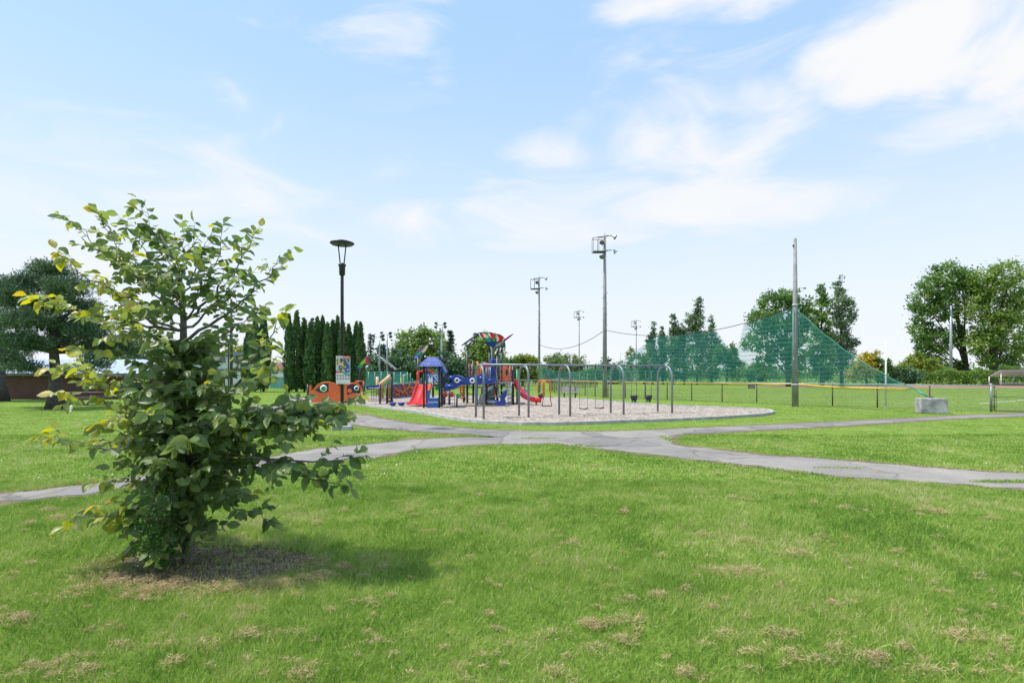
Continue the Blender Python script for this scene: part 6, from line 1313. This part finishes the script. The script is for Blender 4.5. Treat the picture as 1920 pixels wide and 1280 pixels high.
b = MB(); [b.tube(pl([(x0, y0), (733, 697), (734.4, 704)], 31.8), .025, 6) for x0, y0 in ((725, 681), (729, 683), (737, 688))]; b.build('strut', M['black'], t)
# ---- barrier with orange branches
t = thing('play_barrier', 'dark barrier panels with orange branch cut outs behind the red double slide', 'play barrier', PG(760, 33)); A_, B_ = (735.5, 33.0), (786, 35.5)
def bp(px, py, d=0): k = (px-A_[0])/(B_[0]-A_[0]); return P(px, py, A_[1]+(B_[1]-A_[1])*k+d)
MB().prism([bp(736, 720), bp(762, 718.5), bp(786, 715), bp(786, 742), bp(762, 744), bp(736, 746)], (0, .04, 0)).build('panel', M['purple'], t)
b = MB()
for seg in ([(739, 727), (745, 731), (752, 734), (756, 733.5)], [(754.5, 720), (757, 726), (758.5, 732), (756, 736), (752, 738)], [(758.5, 731), (763, 728), (767, 724.5), (766.5, 719.5)], [(758, 734), (763, 738), (764, 743)], [(767, 724.5), (771, 727), (773, 733), (773, 739)], [(771, 727), (776, 726), (781, 728)], [(776, 717), (781, 721.5), (784, 724)], [(748, 735), (747, 742)], [(740.5, 739), (748, 739.5)], [(766, 735), (771, 734)]): b.tube([bp(x, y, -.05) for x, y in seg], .065, 6)
b.build('orange_branches', M['orange'], t)
MB().tube([bp(736, 746.6, -.03), bp(786, 742.6, -.03)], .05, 6).build('base_rail', M['galv'], t); MB().tube([bp(736, 720.2), bp(762, 718.4), bp(786, 715)], .035, 6).build('top_rail', M['galv'], t)
b = MB(); b.prism(pl([(715.5, 722), (719.5, 722), (720, 731), (718.5, 738), (719.6, 747), (715.2, 747), (717, 735)], 32.5), (0, .06, 0)).build('branch_upright', M['orange'], t); b = MB(); b.prism(pl([(728, 721), (731.5, 722), (730.5, 733), (732, 747), (728.6, 747), (729, 733)], 32.5), (0, .06, 0)); b.build('branch_upright', M['orange'], t)
t = thing('picket_barrier', 'low black picket barrier with grey base rails left of the orange branch panels', 'play barrier', PG(715, 32)); Y = 32
for px, tp in ((712.6, 721), (725.6, 721.5)): post(t, px, Y, tp, .062)
for x in np.arange(697, 734, 3.1): MB().tube(pl([(x, 728), (x, 750)], Y+.1), .016, 5).build('picket', M['black'], t)
[MB().tube(pl([(690, y+.8), (734, y)], Y+.1), .028, 6).build('rail', M['galv'], t) for y in (726.5, 747, 750.5)]; panel(t, [(686, 724), (712, 721), (712, 727), (688, 731)], Y+.3, .05, 'blue', 'blue_panel')
panel(t, [(725, 751), (736, 751), (735, 754), (727, 754)], 31.5, .4, 'black', 'base_plate')
# ---- second playground far behind: tan slide, posts
t = thing('tan_slide', 'tan coloured slide of a far second play area in front of the court fence', 'slide', ((722-960)/F*46, 46, 0)); MB().tube(pl([(712, 722), (718, 717), (726, 710.5), (733, 704.5)], 46), [.2, .2, .2, .22], 10).build('chute', M['tan'], t); MB().tube([P(707.5, 706, 46.4), Vector(((707.5-960)/F*46.4, 46.4, 0))], .13, 10).build('post', M['tan'], t); MB().tube([P(733, 705, 46), Vector(((733-960)/F*46, 46, 0))], .06, 8).build('post', M['tan'], t)
t = thing('far_play_frame', 'small green and grey play frame far behind the barrier panels', 'play frame', ((757-960)/F*48, 48, 0))
for x, tp, m in ((752, 708, 'lime'), (757, 702, 'galv'), (764.5, 700, 'green'), (769.5, 699, 'green')): MB().tube([P(x, tp, 48), Vector(((x-960)/F*48, 48, 0))], .05, 8).build('post', M[m], t)
MB().tube(pl([(752, 710), (757, 703), (764, 702)], 48), .05, 8).build('top_bar', M['galv'], t); MB().prism(pl([(753, 708), (756.5, 708), (756.5, 716), (753, 716)], 48), (0, .06, 0)).build('panel', M['lime'], t); MB().lathe(P(743, 718.3, 47.5), [(.001, -.1), (.25, -.06), (.28, .03), (.1, .06), (.001, .07)], 14).build('dish', M['teal'], t); MB().tube([P(743, 718, 47.5), Vector(((743-960)/F*47.5, 47.5, 0))], .05, 8).build('dish_post', M['teal'], t)
